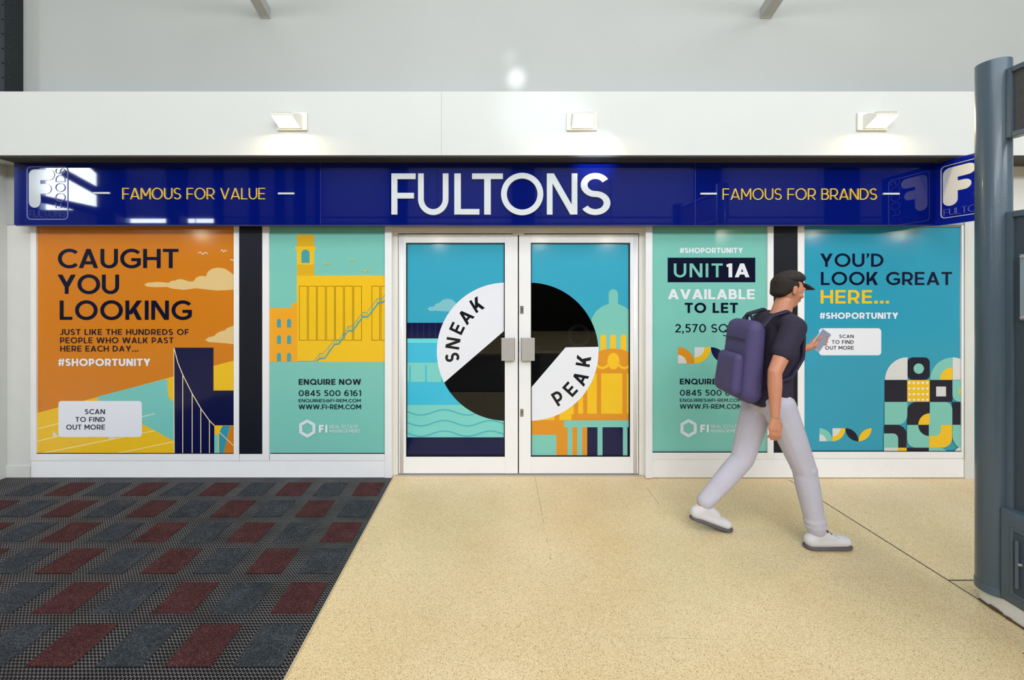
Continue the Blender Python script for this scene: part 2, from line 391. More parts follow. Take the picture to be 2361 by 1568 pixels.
# ---------------------------------------------------------------- floor
def floor_material():
    m = bpy.data.materials.new('terrazzo'); m.use_nodes = True; nt = m.node_tree; N = nt.nodes; L = nt.links
    b = N['Principled BSDF']; b.inputs['Roughness'].default_value = 0.34
    tc = N.new('ShaderNodeTexCoord')
    n1 = N.new('ShaderNodeTexNoise'); n1.inputs['Scale'].default_value = 1.1; n1.inputs['Detail'].default_value = 4
    L.new(tc.outputs['Object'], n1.inputs['Vector'])
    r1 = N.new('ShaderNodeValToRGB'); r1.color_ramp.elements[0].position = .32; r1.color_ramp.elements[1].position = .68
    r1.color_ramp.elements[0].color = (*lin((222, 197, 150)), 1); r1.color_ramp.elements[1].color = (*lin((236, 215, 173)), 1)
    L.new(n1.outputs['Fac'], r1.inputs[0])
    # warp so that the chips are irregular
    def chips(scale, lo, hi, col, prev, seed, pick):
        mp = N.new('ShaderNodeMapping'); mp.inputs['Location'].default_value = (seed, seed * 1.7, 0); L.new(tc.outputs['Object'], mp.inputs[0])
        wn = N.new('ShaderNodeTexNoise'); wn.inputs['Scale'].default_value = scale * 1.3; L.new(mp.outputs[0], wn.inputs['Vector'])
        va = N.new('ShaderNodeVectorMath'); va.operation = 'MULTIPLY_ADD'; va.inputs[1].default_value = (1.1 / scale,) * 3
        L.new(wn.outputs['Color'], va.inputs[0]); L.new(mp.outputs[0], va.inputs[2])
        vo = N.new('ShaderNodeTexVoronoi'); vo.inputs['Scale'].default_value = scale; L.new(va.outputs[0], vo.inputs['Vector'])
        mr = N.new('ShaderNodeMapRange'); mr.inputs[1].default_value = lo; mr.inputs[2].default_value = hi; mr.inputs[3].default_value = 1; mr.inputs[4].default_value = 0
        L.new(vo.outputs['Distance'], mr.inputs[0])
        sp = N.new('ShaderNodeSeparateColor'); L.new(vo.outputs['Color'], sp.inputs[0])
        gt = N.new('ShaderNodeMath'); gt.operation = 'LESS_THAN'; gt.inputs[1].default_value = pick; L.new(sp.outputs[0], gt.inputs[0])
        mu = N.new('ShaderNodeMath'); mu.operation = 'MULTIPLY'; L.new(mr.outputs[0], mu.inputs[0]); L.new(gt.outputs[0], mu.inputs[1])
        mx = N.new('ShaderNodeMix'); mx.data_type = 'RGBA'; mx.inputs[7].default_value = (*lin(col), 1)
        L.new(mu.outputs[0], mx.inputs[0]); L.new(prev, mx.inputs[6]); return mx.outputs[2]
    c = r1.outputs[0]
    c = chips(250, .28, .46, (166, 132, 84), c, 3, .42)
    c = chips(165, .20, .34, (104, 78, 44), c, 9, .26)
    c = chips(120, .20, .40, (240, 226, 192), c, 17, .25)
    c = chips(300, .22, .38, (78, 60, 40), c, 23, .20)
    # joints between the slabs
    sx = N.new('ShaderNodeSeparateXYZ'); L.new(tc.outputs['Object'], sx.inputs[0])
    def M(op, a, bb=None, clamp=False):
        n = N.new('ShaderNodeMath'); n.operation = op; n.use_clamp = clamp
        for i, v in enumerate((a, bb)):
            if v is None: continue
            if isinstance(v, (int, float)): n.inputs[i].default_value = v
            else: L.new(v, n.inputs[i])
        return n.outputs[0]
    X, Y = sx.outputs[0], sx.outputs[1]
    def seg(dist, half, cond):
        t = M('LESS_THAN', M('ABSOLUTE', dist), half)
        for cc in cond: t = M('MULTIPLY', t, cc)
        return t
    jn = N.new('ShaderNodeTexNoise'); jn.inputs['Scale'].default_value = 1.7; jn.inputs['Detail'].default_value = 3; L.new(tc.outputs['Object'], jn.inputs['Vector'])
    wob = N.new('ShaderNodeTexNoise'); wob.inputs['Scale'].default_value = 30; L.new(tc.outputs['Object'], wob.inputs['Vector'])
    wv = M('MULTIPLY', M('SUBTRACT', wob.outputs['Fac'], .5), .006)
    j1 = seg(M('ADD', M('ADD', X, M('MULTIPLY', Y, 0.045)), -2.630), .0048, [M('LESS_THAN', Y, 3.53)])
    j2 = seg(M('ADD', Y, -2.333), .0048, [M('GREATER_THAN', X, 2.53)])
    j3 = seg(M('ADD', Y, -1.87), .004, [M('GREATER_THAN', X, 2.36)])
    big = M('MINIMUM', M('ADD', M('ADD', j1, j2), j3), 1.0)
    f1 = seg(M('ADD', M('ADD', X, -.322), wv), .0016, [M('GREATER_THAN', jn.outputs['Fac'], .50)])
    f2 = seg(M('ADD', M('ADD', X, -1.216), wv), .0018, [M('GREATER_THAN', Y, 3.14), M('LESS_THAN', Y, 3.4)])
    f3 = seg(M('ADD', M('ADD', Y, -1.95), wv), .0012, [M('GREATER_THAN', jn.outputs['Fac'], .56)])
    f4 = seg(M('ADD', M('ADD', Y, -2.36), wv), .0012, [M('GREATER_THAN', jn.outputs['Fac'], .58)])
    fine = M('MINIMUM', M('ADD', M('ADD', f1, f2), M('MULTIPLY', M('ADD', f3, f4), .3)), .8)
    mx = N.new('ShaderNodeMix'); mx.data_type = 'RGBA'; mx.inputs[7].default_value = (*lin((52, 44, 36)), 1)
    L.new(big, mx.inputs[0]); L.new(c, mx.inputs[6])
    mx2 = N.new('ShaderNodeMix'); mx2.data_type = 'RGBA'; mx2.inputs[7].default_value = (*lin((120, 98, 66)), 1)
    L.new(fine, mx2.inputs[0]); L.new(mx.outputs[2], mx2.inputs[6])
    L.new(mx2.outputs[2], b.inputs['Base Color'])
    return m
YW = 3.557                                              # plane of the shopfront
struct('floor', bx(-17, 14, -8, 6.9, -0.2, 0), floor_material(), label='speckled cream terrazzo floor with thin dark slab joints')

# ---------------------------------------------------------------- entrance mat
def rubber_material():
    m = bpy.data.materials.new('ribbed_rubber'); m.use_nodes = True; nt = m.node_tree; N = nt.nodes; L = nt.links
    b = N['Principled BSDF']; b.inputs['Roughness'].default_value = 0.6; b.inputs['Specular IOR Level'].default_value = .2
    tc = N.new('ShaderNodeTexCoord'); sx = N.new('ShaderNodeSeparateXYZ'); L.new(tc.outputs['Object'], sx.inputs[0])
    def M(op, a, bb=None, c=None):
        n = N.new('ShaderNodeMath'); n.operation = op
        for i, v in enumerate((a, bb, c)):
            if v is None: continue
            if isinstance(v, (int, float)): n.inputs[i].default_value = v
            else: L.new(v, n.inputs[i])
        return n.outputs[0]
    X, Y = sx.outputs[0], sx.outputs[1]
    tri = M('PINGPONG', M('DIVIDE', X, .0085), 1.0)
    st = M('SMOOTH_MIN', M('MULTIPLY', tri, 1.6), 1.0, .2)
    v = M('FRACT', M('ADD', M('DIVIDE', Y, .0165), M('MULTIPLY', st, .55)))
    a = M('ABSOLUTE', M('SUBTRACT', v, .5))
    mr = N.new('ShaderNodeMapRange'); mr.inputs[1].default_value = .10; mr.inputs[2].default_value = .18; mr.inputs[3].default_value = 1; mr.inputs[4].default_value = 0
    L.new(a, mr.inputs[0])
    nz = N.new('ShaderNodeTexNoise'); nz.inputs['Scale'].default_value = 6; L.new(tc.outputs['Object'], nz.inputs['Vector'])
    rr = N.new('ShaderNodeMapRange'); rr.inputs[1].default_value = .3; rr.inputs[2].default_value = .7; rr.inputs[3].default_value = .6; rr.inputs[4].default_value = 1.1
    L.new(nz.outputs['Fac'], rr.inputs[0])
    f = M('MULTIPLY', mr.outputs[0], rr.outputs[0])
    mx = N.new('ShaderNodeMix'); mx.data_type = 'RGBA'; mx.inputs[6].default_value = (*lin((13, 13, 17)), 1); mx.inputs[7].default_value = (*lin((136, 134, 138)), 1)
    L.new(f, mx.inputs[0]); L.new(mx.outputs[2], b.inputs['Base Color'])
    bp = N.new('ShaderNodeBump'); bp.inputs['Strength'].default_value = .7; bp.inputs['Distance'].default_value = .004
    L.new(mr.outputs[0], bp.inputs['Height']); L.new(bp.outputs[0], b.inputs['Normal'])
    return m
def carpet_material(name, rgb, fleck):
    m = bpy.data.materials.new(name); m.use_nodes = True; nt = m.node_tree; N = nt.nodes; L = nt.links
    b = N['Principled BSDF']; b.inputs['Roughness'].default_value = 0.95; b.inputs['Specular IOR Level'].default_value = .15
    tc = N.new('ShaderNodeTexCoord')
    n = N.new('ShaderNodeTexNoise'); n.inputs['Scale'].default_value = 260; n.inputs['Detail'].default_value = 6; L.new(tc.outputs['Object'], n.inputs['Vector'])
    n2 = N.new('ShaderNodeTexNoise'); n2.inputs['Scale'].default_value = 9; n2.inputs['Detail'].default_value = 4; L.new(tc.outputs['Object'], n2.inputs['Vector'])
    ad = N.new('ShaderNodeMath'); ad.operation = 'MULTIPLY_ADD'; ad.inputs[1].default_value = .18; L.new(n2.outputs['Fac'], ad.inputs[0]); L.new(n.outputs['Fac'], ad.inputs[2])
    r = N.new('ShaderNodeValToRGB'); e = r.color_ramp.elements
    e[0].position = .42; e[0].color = (*[c * .45 for c in lin(rgb)], 1); e[1].position = .78; e[1].color = (*lin(fleck), 1)
    k = e.new(.59); k.color = (*lin(rgb), 1)
    L.new(ad.outputs[0], r.inputs[0]); L.new(r.outputs[0], b.inputs['Base Color'])
    bp = N.new('ShaderNodeBump'); bp.inputs['Strength'].default_value = .8; bp.inputs['Distance'].default_value = .004
    L.new(n.outputs['Fac'], bp.inputs['Height']); L.new(bp.outputs[0], b.inputs['Normal'])
    return m
RUB = rubber_material()
CARB = carpet_material('carpet_blue_grey', (47, 52, 59), (98, 103, 110)); CARR = carpet_material('carpet_dark_red', (68, 35, 37), (108, 76, 76))
MX0 = -0.893
mt = thing('entrance_mat', 'black ribbed rubber mat with rows of dark red and blue grey carpet squares', 'mat', (MX0, YW, 0))
def put(o, par):                                       # geometry given in world units, child of a thing that stands elsewhere
    o.location = -Vector(par.location); return o
put(obj('rubber_base', bx(-4.19, MX0, 0.9, YW - 0.004, 0, 0.010), RUB, mt), mt)
put(obj('edge_trim', bx(MX0, MX0 + 0.004, 0.9, YW - 0.004, 0, 0.012), mat('trim_metal', (222, 214, 196), .4, metal=.6), mt), mt)
rows = [(1.7946, 2.0147), (2.083, 2.303), (2.371, 2.591), (2.660, 2.880), (2.950, 3.168), (3.243, 3.457)]
rows = [(1.5065, 1.7266), (1.218, 1.438)] + rows
for ri, (ya, yb) in enumerate(rows):
    for i in range(10):
        xa = -1.137 - .30 * i; xb = xa + .202
        if xa < -4.05 or (xb < -1.30 * yb - .1): continue
        bm = bmesh.new(); box(bm, xa, xb, ya, yb, 0.009, 0.0135)
        put(obj('carpet_insert', bm, CARB if (i + ri) % 2 == 0 else CARR, mt), mt)

# ---------------------------------------------------------------- the concourse shell
XL, XR = PX(15, YW), 9.0
bm = bmesh.new()
box(bm, -17, 14, YW, YW + .2, PZ(520, 3.6), 8)           # wall over the shopfront
struct('wall_back', bm, UPPER, label='pale grey upper wall above the white bulkhead')
YB, YF = 3.278, 3.44
ZB0, ZB1 = PZ(358, YB), PZ(211, YB)
bm = bx(-17, 14, YB, YW, ZB0, ZB1)
tr = struct('trim_1', bm, WALLP, label='long white bulkhead above the blue shop sign')
struct('trim_seam', bx(PX(1018, YB) - .001, PX(1018, YB) + .001, YB - .0015, YB + .01, ZB0, ZB1), mat('seam', (170, 172, 170), .7), tr)
SOF = mat('soffit_shade', (60, 58, 56), .7, noise=.1, nscale=4)  # shade under the bulkhead is put into this dark colour
struct('trim_2', bx(-3.99, 14, YB + .012, YW, ZB0 - .012, ZB0), SOF, label='underside of the white bulkhead, shade put into its colour')
bm = bmesh.new(); box(bm, XL, PX(72, YW) + .04, YW + .002, YW + .2, 0, PZ(519, YW)); box(bm, XL, PX(70, YW), YW - .006, YW, .0, PZ(1073, YW))
struct('wall_left', bm, PIER, label='grey painted pier left of the orange window', bevel=.003)
bm = bmesh.new(); box(bm, -17, XL, 3.3, YW + .2, 0, PZ(519, YW) + .6)
struct('wall_side', bm, PIER, label='grey wall return in the left corner')
bm = bmesh.new(); box(bm, PX(2222, YW), 14, YW - .01, YW + .2, 0, PZ(360, YW))
struct('wall_right', bm, PIER, label='white painted pier right of the blue window')
# rest of the hall, behind the photographer
REAR = mat('rear_wall', (160, 168, 200), .7, noise=.1, nscale=.6); REARD = mat('rear_columns', (20, 24, 36), .6)
ROOFM = mat('roof_lining', (176, 180, 186), .8)
struct('ceiling', bx(-17, 14, -8, 6.9, 8, 8.2), ROOFM)
MY = 2 * YF                                            # mirror depth used to lay out the hall's far side
def rx(px, Y=-8.0): return (px - VX) / F * (MY - Y)
def rz(py, Y=-8.0): return EYE + (VY - py) / F * (MY - Y)
bm = bmesh.new()
box(bm, -17, rx(92), -8.2, -8, 0, 8); box(bm, rx(247), 14, -8.2, -8, rz(503), 8); box(bm, rx(92), rx(247), -8.2, -8, 0, rz(484)); box(bm, rx(247), 14, -8.2, -8, 0, rz(514))
box(bm, rx(505), 14, -8.2, -8, rz(516), rz(500)); box(bm, rx(247), rx(290), -8.2, -8, rz(516), rz(500))
struct('wall_rear', bm, REAR)
bm = bmesh.new()
for a, b in ((247, 290), (403, 434), (510, 516), (590, 598), (646, 656), (690, 704), (737, 741), (905, 940), (1180, 1230), (1600, 1650), (1900, 1960)):
    box(bm, rx(a), rx(b), -8.0, -7.6, 0, 8)
struct('trim_3', bm, REARD)
bm = bmesh.new()
for (ax, ay), (bx_, by) in (((200, 368), (252, 415)), ((150, 400), (250, 455)), ((92, 458), (252, 492))):
    cyl(bm, (rx(ax, -7.8), -7.8, rz(ay, -7.8)), (rx(bx_, -7.8), -7.8, rz(by, -7.8)), .14, n=8)
struct('trim_4', bm, REARD)
struct('trim_8', bx(rx(330), 13.9, -7.55, -7.5, 0, 3.6), mat('reflection_darkener', (30, 32, 38), .6))  # unseen dark panel added to darken what the window sheets reflect
bm = bmesh.new(); box(bm, -.85, 1.9, -2.6, .85, 0, .010); tag(obj('floor_mat', bm, RUB), 'black ribbed rubber mat behind the photographer', 'mat')
struct('wall_end_left', bx(-17.2, -17, -8.2, 3.6, 0, 8), REAR)
struct('wall_end_right', bx(14, 14.2, -8.2, 6.9, 0, 8), REAR)
struct('wall_shop_rear', bx(-4.4, 14, 6.7, 6.9, 0, 8), mat('shop_dark_wall', (46, 40, 36), .8))
struct('wall_shop_left', bx(-4.6, -4.4, YW + .2, 6.9, 0, 8), mat('shop_dark_wall', (46, 40, 36), .8))

# hanging globe lamps across the concourse, behind the photographer
GLOBE = mat('globe_glow', (255, 248, 225), .4, emit=(255, 243, 210), estr=60)
gt = None
for i, px_ in enumerate((468, 1012, 1244, 1402, 1655, 1868, 2072)):
    D_ = 2 * 3.59 + 5; gx, gz = (px_ - VX) / F * D_, EYE + (VY - (557 if 1000 < px_ < 1450 else 542)) / F * D_
    t = thing('globe_lamp', 'hanging globe lamp across the concourse', 'lamp', (gx, -5, gz), 'globe lamps across the concourse')
    bm = bmesh.new(); bmesh.ops.create_uvsphere(bm, u_segments=16, v_segments=10, radius=.10); obj('globe', bm, GLOBE, t, smooth=True)
    bm = bmesh.new(); cyl(bm, (0, 0, .12), (0, 0, 8 - gz), .01, n=8); obj('hanging_rod', bm, REARD, t)

# steel column top left and two roof struts
ct = thing('steel_column', 'dark green riveted steel column in the top left corner', 'column', (-4.2, 3.5, ZB1))
bm = bmesh.new(); box(bm, PX(-60, 3.5), PX(36, 3.5), 3.42, YW, ZB1, 8)
put(obj('shaft', bm, STEELG, ct), ct)
bm = bmesh.new(); box(bm, PX(36, 3.53), PX(45, 3.53), 3.50, YW, ZB1, 8); put(obj('column_gap', bm, BLACK, ct), ct)  # gap beside the column, its darkness put in as a black strip
for i in range(9):
    for x in (6, 24):
        bm = bmesh.new(); z = ZB1 + .06 + i * .12
        cyl(bm, (PX(x, 3.42), 3.424, z), (PX(x, 3.42), 3.412, z), .009, .006, 10); put(obj('rivet', bm, STEELG, ct), ct)
def strut(xa, xb, label):
    X0, X1 = PX(xa, YW), PX(xb, YW); z = PZ(43, YW); xc = (X0 + X1) / 2; hw = (X1 - X0) / 2
    t = thing('roof_strut', label, 'beam', (xc, YW, z), 'steel struts at the top of the wall')
    t.rotation_euler = (math.radians(-19), 0, 0)
    obj('box_section', bx(-hw, hw, -2.4, 0.06, 0, .085), STEELW, t, bevel=.004)
    obj('end_plate', bx(-hw - .002, hw + .002, -.012, 0.0, -.002, .088), STEELW, t, bevel=.002)
    for k in (1, 2): 
        bm = bmesh.new(); cyl(bm, (hw * .3, -.1 - .16 * k, 0), (hw * .3, -.1 - .16 * k, -.004), .006, n=10); obj('bolt', bm, REARD, t)
strut(601, 624, 'pale steel strut meeting the wall, left of the two at the top')
strut(1752, 1778, 'pale steel strut meeting the wall, right of the two at the top')

# ---------------------------------------------------------------- fascia sign
ZF0, ZF1 = PZ(519, YF), PZ(372.5, YF)
fx0, fx1 = PX(32, YF), PX(2157, YF)
fs = thing('shop_sign', 'long glossy blue shop fascia sign with raised white name', 'sign', (0, YF, ZF0))
put(obj('sign_board', bx(fx0, fx1, YF, YW - .001, ZF0, ZF1), BLUE, fs, bevel=.003), fs)
put(obj('bottom_trim', bx(fx0 + .01, fx1, YF + .004, YF + .02, ZF0 - .006, ZF0 + .001), mat('sign_trim', (60, 62, 110), .35, metal=.3), fs), fs)
for sx_ in (739, 1603):
    put(obj('panel_joint', bx(PX(sx_, YF) - .001, PX(sx_, YF) + .001, YF - .0008, YF + .002, ZF0, ZF1), mat('joint', (60, 70, 150), .4), fs), fs)
def fasc_text(txt, m, x0, x1, yt, yb, w, gap, name, Y0=YF - .010):
    z0, z1 = PZ(yb, Y0), PZ(yt, Y0); a, b = PX(x0, Y0), PX(x1, Y0)
    for S, W in word_shapes(txt, w, gap): put(raised(name, S, m, fs, a, z0, (b - a) / W, z1 - z0, Y0, YF + .001), fs)
for ch, a, b in (('F', 400, 557), ('U', 573, 770), ('L', 808, 971), ('T', 923, 1123), ('O', 1111, 1385), ('N', 1408, 1606), ('S', 1625, 1820)):
    kx = 1 / 2.811
    yt, yb = (340 + 168 * kx, 340 + 435 * kx)
    g = dict(F=.145, U=.142, L=.145, T=.145, O=.137, N=.145, S=.142)[ch]
    o = fasc_text(ch, LETW, 760 + a * kx, 760 + b * kx, yt, yb, g * (1.0 if ch != 'I' else 1), 0, 'raised_letter', YF - .016)
for txt, x0, x1, y0, y1, ox, s in (('FAMOUS FOR VALUE', 875, 1898, 290, 371, 0, 3.107), ('FAMOUS FOR BRANDS', 262, 1337, 286, 364, 1580, 3.023)):
    fasc_text(txt, LETY, ox + x0 / s, ox + x1 / s, 340 + y0 / s, 340 + y1 / s, .078, .15, 'slogan_lettering')
for x0, x1, y in ((214, 252, 445.5), (640.5, 678, 446.5), (1615.5, 1653, 447), (2037, 2074.5, 447.2)):
    put(obj('dash', bx(PX(x0, YF - .01), PX(x1, YF - .01), YF - .01, YF + .001, PZ(y + 2, YF), PZ(y - 2, YF)), LETW, fs), fs)

def logo_strokes(W, H):
    """rounded frame, fat F and two thin words, in metres; returns dict of stroke lists"""
    def rr(x0, y0, x1, y1, r): return arc(x1 - r, y1 - r, r, r, 0, 90, 8) + arc(x0 + r, y1 - r, r, r, 90, 180, 8) + arc(x0 + r, y0 + r, r, r, 180, 270, 8) + arc(x1 - r, y0 + r, r, r, 270, 360, 8)
    fr = [stroke(rr(.004, .004, W - .004, H - .004, .03), .006, True)]
    sx = W / 297.0; sz = H / 383.0
    def P(x, y): return ((x - 193) * sx, (518 - y) * sz)
    def fat(p0, p1, p2, p3): 
        pass
    r = 40
    stem = [P(*q) for q in [(209, 200)] + [(251 + 42 * math.cos(math.radians(a)), 390 + 42 * math.sin(math.radians(a))) for a in range(180, -1, -15)] + [(293, 200)]]
    head = [P(*q) for q in [(209, 205)] + [(251 + 42 * math.cos(math.radians(a)), 200 + 42 * math.sin(math.radians(a))) for a in range(180, 271, 15)]
            + [(354 + 38 * math.cos(math.radians(a)), 196 + 38 * math.sin(math.radians(a))) for a in range(-90, 91, 15)] + [(293, 236), (209, 236)]]
    bar = [P(*q) for q in [(290, 262)] + [(334 + 35 * math.cos(math.radians(a)), 297 + 35 * math.sin(math.radians(a))) for a in range(-90, 91, 15)] + [(290, 332)]]
    fl = [[stem], [head], [bar]]
    Wf, S = text_shapes('FOODS', .045, .16)
    fo = []
    x0, x1, yb, yt = 400, 468, 435, 150
    for st in S: fo.append([[P(x1 - v * (x1 - x0), yb - u / Wf * (yb - yt)) for u, v in p] for p in st])
    Wf, S = text_shapes('FULTONS', .05, .14); fu = []
    for st in S: fu.append([[P(213 + u / Wf * 258, 498 - v * 46) for u, v in p] for p in st])
    return dict(frame=fr, letter=fl, foods=fo, fultons=fu)
lx0, lx1 = PX(193 / 3.107, YF), PX(490 / 3.107, YF); lz0, lz1 = PZ(340 + 518 / 3.107, YF), PZ(340 + 135 / 3.107, YF)
LG = logo_strokes(lx1 - lx0, lz1 - lz0)
GREYL = mat('letter_grey', (176, 184, 186), .12, coat=.5)
for key, m, nm in (('frame', OUTL, 'emblem_frame'), ('letter', GREYL, 'emblem_letter'), ('foods', OUTL, 'emblem_lettering'), ('fultons', mat('letter_faint', (46, 56, 130), .3), 'emblem_lettering')):
    put(raised(nm, LG[key], m, fs, lx0, lz0, 1, 1, YF - .003, YF + .001), fs)

# projecting sign, seen edge-on from the street: its face looks left
SX = PX(2157, YF); sy0 = F * SX / (2322 - VX)
ps = thing('projecting_sign', 'blue projecting shop sign with a fat white letter, half hidden by the grey post', 'sign', (SX, YF, 2.14))
put(obj('sign_box', bx(SX, SX + .026, sy0, YF + .004, 2.140, 2.655), mat('blue_lit_acrylic', (14, 34, 165), .12, coat=.5, coat_rough=.03), ps, bevel=.003), ps)
put(obj('wall_bracket', bx(SX + .03, SX + .05, YF - .05, YF + .12, 2.3, 2.5), STEELW, ps), ps)
Wl, Hl = .372, .425
LG2 = logo_strokes(Wl, Hl)
Y0s = F * SX / (2169 - VX)
for key, m, nm in (('frame', LETW, 'emblem_frame'), ('letter', mat('letter_bright', (246, 248, 246), .35), 'emblem_letter'), ('foods', mat('letter_palegold', (214, 190, 140), .3), 'emblem_lettering'), ('fultons', OUTL, 'emblem_lettering')):
    o = raised(nm, LG2[key], m, ps, 0, 0, 1, 1, -.004, .001)
    o.rotation_euler = (0, 0, -math.pi / 2); o.location = Vector((SX, Y0s, 2.19)) - ps.location

# ---------------------------------------------------------------- bulkhead floodlights
WARM = mat('lamp_glass', (255, 250, 225), .4, emit=(255, 226, 160), estr=7)
LAMPW = mat('lamp_housing', (236, 236, 228), .4)
def flood(x0, x1, skew, label):
    xc = (x0 + x1) / 2; Xc = PX(xc, YB); z0, z1 = PZ(302, YB), PZ(261, YB)
    t = thing('floodlight', label, 'lamp', (Xc, YB, z0), 'floodlights on the white bulkhead')
    hw = PX(x1, YB) - Xc
    obj('back_plate', bx(-hw, hw, -.016, 0, 0, z1 - z0), LAMPW, t, bevel=.003)
    # housing: a hood leaning out of the plate with the lit face turned down and out
    a = .72 * hw; s = skew * .035
    bm = bmesh.new()
    prof = [(-.014, .118), (-.014, .016), (-.024, .010), (-.100, .078), (-.104, .096), (-.05, .122)]
    A = [bm.verts.new((-a + s * (-p[0] / .1), p[0], p[1])) for p in prof]; B = [bm.verts.new((a + s * (-p[0] / .1), p[0], p[1])) for p in prof]
    n = len(prof)
    for i in range(n):
        j = (i + 1) % n; bm.faces.new((A[i], A[j], B[j], B[i]))
    bm.faces.new(A[::-1]); bm.faces.new(B)
    obj('housing', bm, LAMPW, t, bevel=.003)
    bm = bmesh.new()
    def q(u, y, z): return bm.verts.new((u * a * .93 + s * (-y / .1), y, z))
    bm.faces.new((q(-1, -.028, .0115), q(1, -.028, .0115), q(1, -.1005, .0765), q(-1, -.1005, .0765)))
    obj('lit_glass', bm, WARM, t)
    for k in range(9):
        u = -a * .85 + k * a * 1.7 / 8
        obj('cooling_fin', bx(u + s - .0015, u + s + .0015, -.102, -.055, .096, .118), LAMPW, t)
    l = bpy.data.lights.new('floodlight_lamp', 'AREA'); l.shape = 'RECTANGLE'; l.size = .13; l.size_y = .05; l.energy = 4.2; l.color = (1, .76, .40)
    lo = bpy.data.objects.new('floodlight_lamp', l); COL.objects.link(lo); lo.parent = t; lo.location = (s * .7, -.075, .035)
    lo.rotation_euler = (math.radians(-38), 0, 0)
flood(641, 710, -1, 'lit white floodlight above the yellow FAMOUS FOR VALUE lettering')
flood(1306, 1376, 0, 'lit white floodlight above the doorway and the large white name')
flood(1974, 2043, 1, 'lit white floodlight above the yellow FAMOUS FOR BRANDS lettering')

# ---------------------------------------------------------------- shopfront frames
YR = YW                                                # riser plane
YV = 3.566                                             # sheet plane of the fixed windows
def fbox(x0, x1, y0, y1, Ya, Yb): bm = pbox(x0, x1, y0, y1, Ya, Yb); return bm
struct('baseboard_left', fbox(72, 888, 1062, 1103, YR, YR + .16), RISER, label='white riser under the two left windows', bevel=.002)
struct('baseboard_right', fbox(1504, 2262, 1058, 1101.5, YR, YR + .16), RISER, label='white riser under the right windows', bevel=.002)
GLASS = mat('window_glass', (200, 215, 215), .02, trans=1.0)
def window(n, x0, x1, ybot, label, left, right, m=FRAME):
    """left / right: picture columns of the vertical bars of this light"""
    r = struct('window_%d' % n, fbox(x0 - 2, x1 + 2, ybot, ybot + 15.5, YR - .004, YR + .09), m, label=label, bevel=.002)
    for a, b, yb in (left, right):
        if a is not None: struct('window_frame', fbox(a, b, 519, yb, YR - .006, YR + .09), m, r, bevel=.002)
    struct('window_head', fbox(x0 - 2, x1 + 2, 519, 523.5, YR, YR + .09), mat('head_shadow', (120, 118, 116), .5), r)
    struct('window_seal', fbox(x0 - 1, x1 + 1, ybot - 1.5, ybot, YR - .002, YV), BLACK, r)
    struct('glass', fbox(x0 - 3, x1 + 3, 512, ybot + 3, YV + .004, YV + .010), GLASS, r)
    return r
window(1, 84, 538, 1047, 'white framed shop window holding the orange sheet', (70, 83, 1062), (538.5, 551, 1063))
window(2, 554, 603, 1047, 'narrow white framed bay with a charcoal panel on the left', (None, None, 0), (604.5, 620, 1063))
window(3, 624, 887, 1047, 'white framed shop window beside the left door', (None, None, 0), (None, None, 0))
window(4, 1506, 1769, 1044, 'white framed shop window beside the right door', (None, None, 0), (1770, 1784, 1058.5))
window(5, 1786, 1839, 1044, 'narrow white framed bay with a charcoal panel on the right', (None, None, 0), (1839.5, 1855, 1058.5))
window(6, 1856, 2218, 1042, 'white framed shop window nearest the right pier', (None, None, 0), (2217.5, 2222.5, 1057))
for (a, b, yb, lb) in ((550, 606, 1047, 'charcoal panel between the orange and the left mint sheets'), (1783, 1841, 1044, 'charcoal panel between the right mint and the blue sheets')):
    tag(obj('infill_panel', fbox(a, b, 515, yb + 2, YV - .012, YV), DPANEL), lb, 'panel')

# ---------------------------------------------------------------- printed sheets in the windows
def sheet(label, name='window_graphic'):
    return thing(name, label, 'poster', (0, YV, 0))
class WP(Print):
    def flush(self, name, label=None):
        o = Print.flush(self, name, label); return put(o, self.parent)
def small_pattern(p, x, y, s, cols):
    w_, r_ = cols['w'], .53 * s
    p.ring(cols['a'], x, y + s, r_, s, -90, 0); p.sector(w_, x, y + s, r_, -90, 0)
    p.ring(cols['b'], x + s, y, .62 * s, s, 0, 90); p.sector(w_, x + s, y, .62 * s, 0, 90)
    def leaf(m, x0, y0, x1, y1):
        # lens between two opposite corners
        c1, c2 = (x0, y1), (x1, y0)
        a = [(c1[0] + (x1 - x0) * math.sin(t), c1[1] + (y0 - y1) * math.cos(t)) for t in [math.pi / 2 * i / 14 for i in range(15)]]
        b = [(c2[0] + (x0 - x1) * math.sin(t), c2[1] + (y1 - y0) * math.cos(t)) for t in [math.pi / 2 * i / 14 for i in range(15)]]
        p.poly(m, a + b)
    leaf(cols['c'], x + 2 * s, y, x + 3 * s, y + s); leaf(cols['d'], x + 4 * s, y, x + 3 * s, y + s)
def bird(p, m, x0, x1, y0, y1, w=3.5):
    xm = (x0 + x1) / 2
    p.line(m, [(x0, y0 + (y1 - y0) * .5), (x0 + (xm - x0) * .55, y0), (xm, y1)], w); p.line(m, [(xm, y1), (xm + (x1 - xm) * .5, y0 + 2), (x1, y0 + (y1 - y0) * .6)], w)
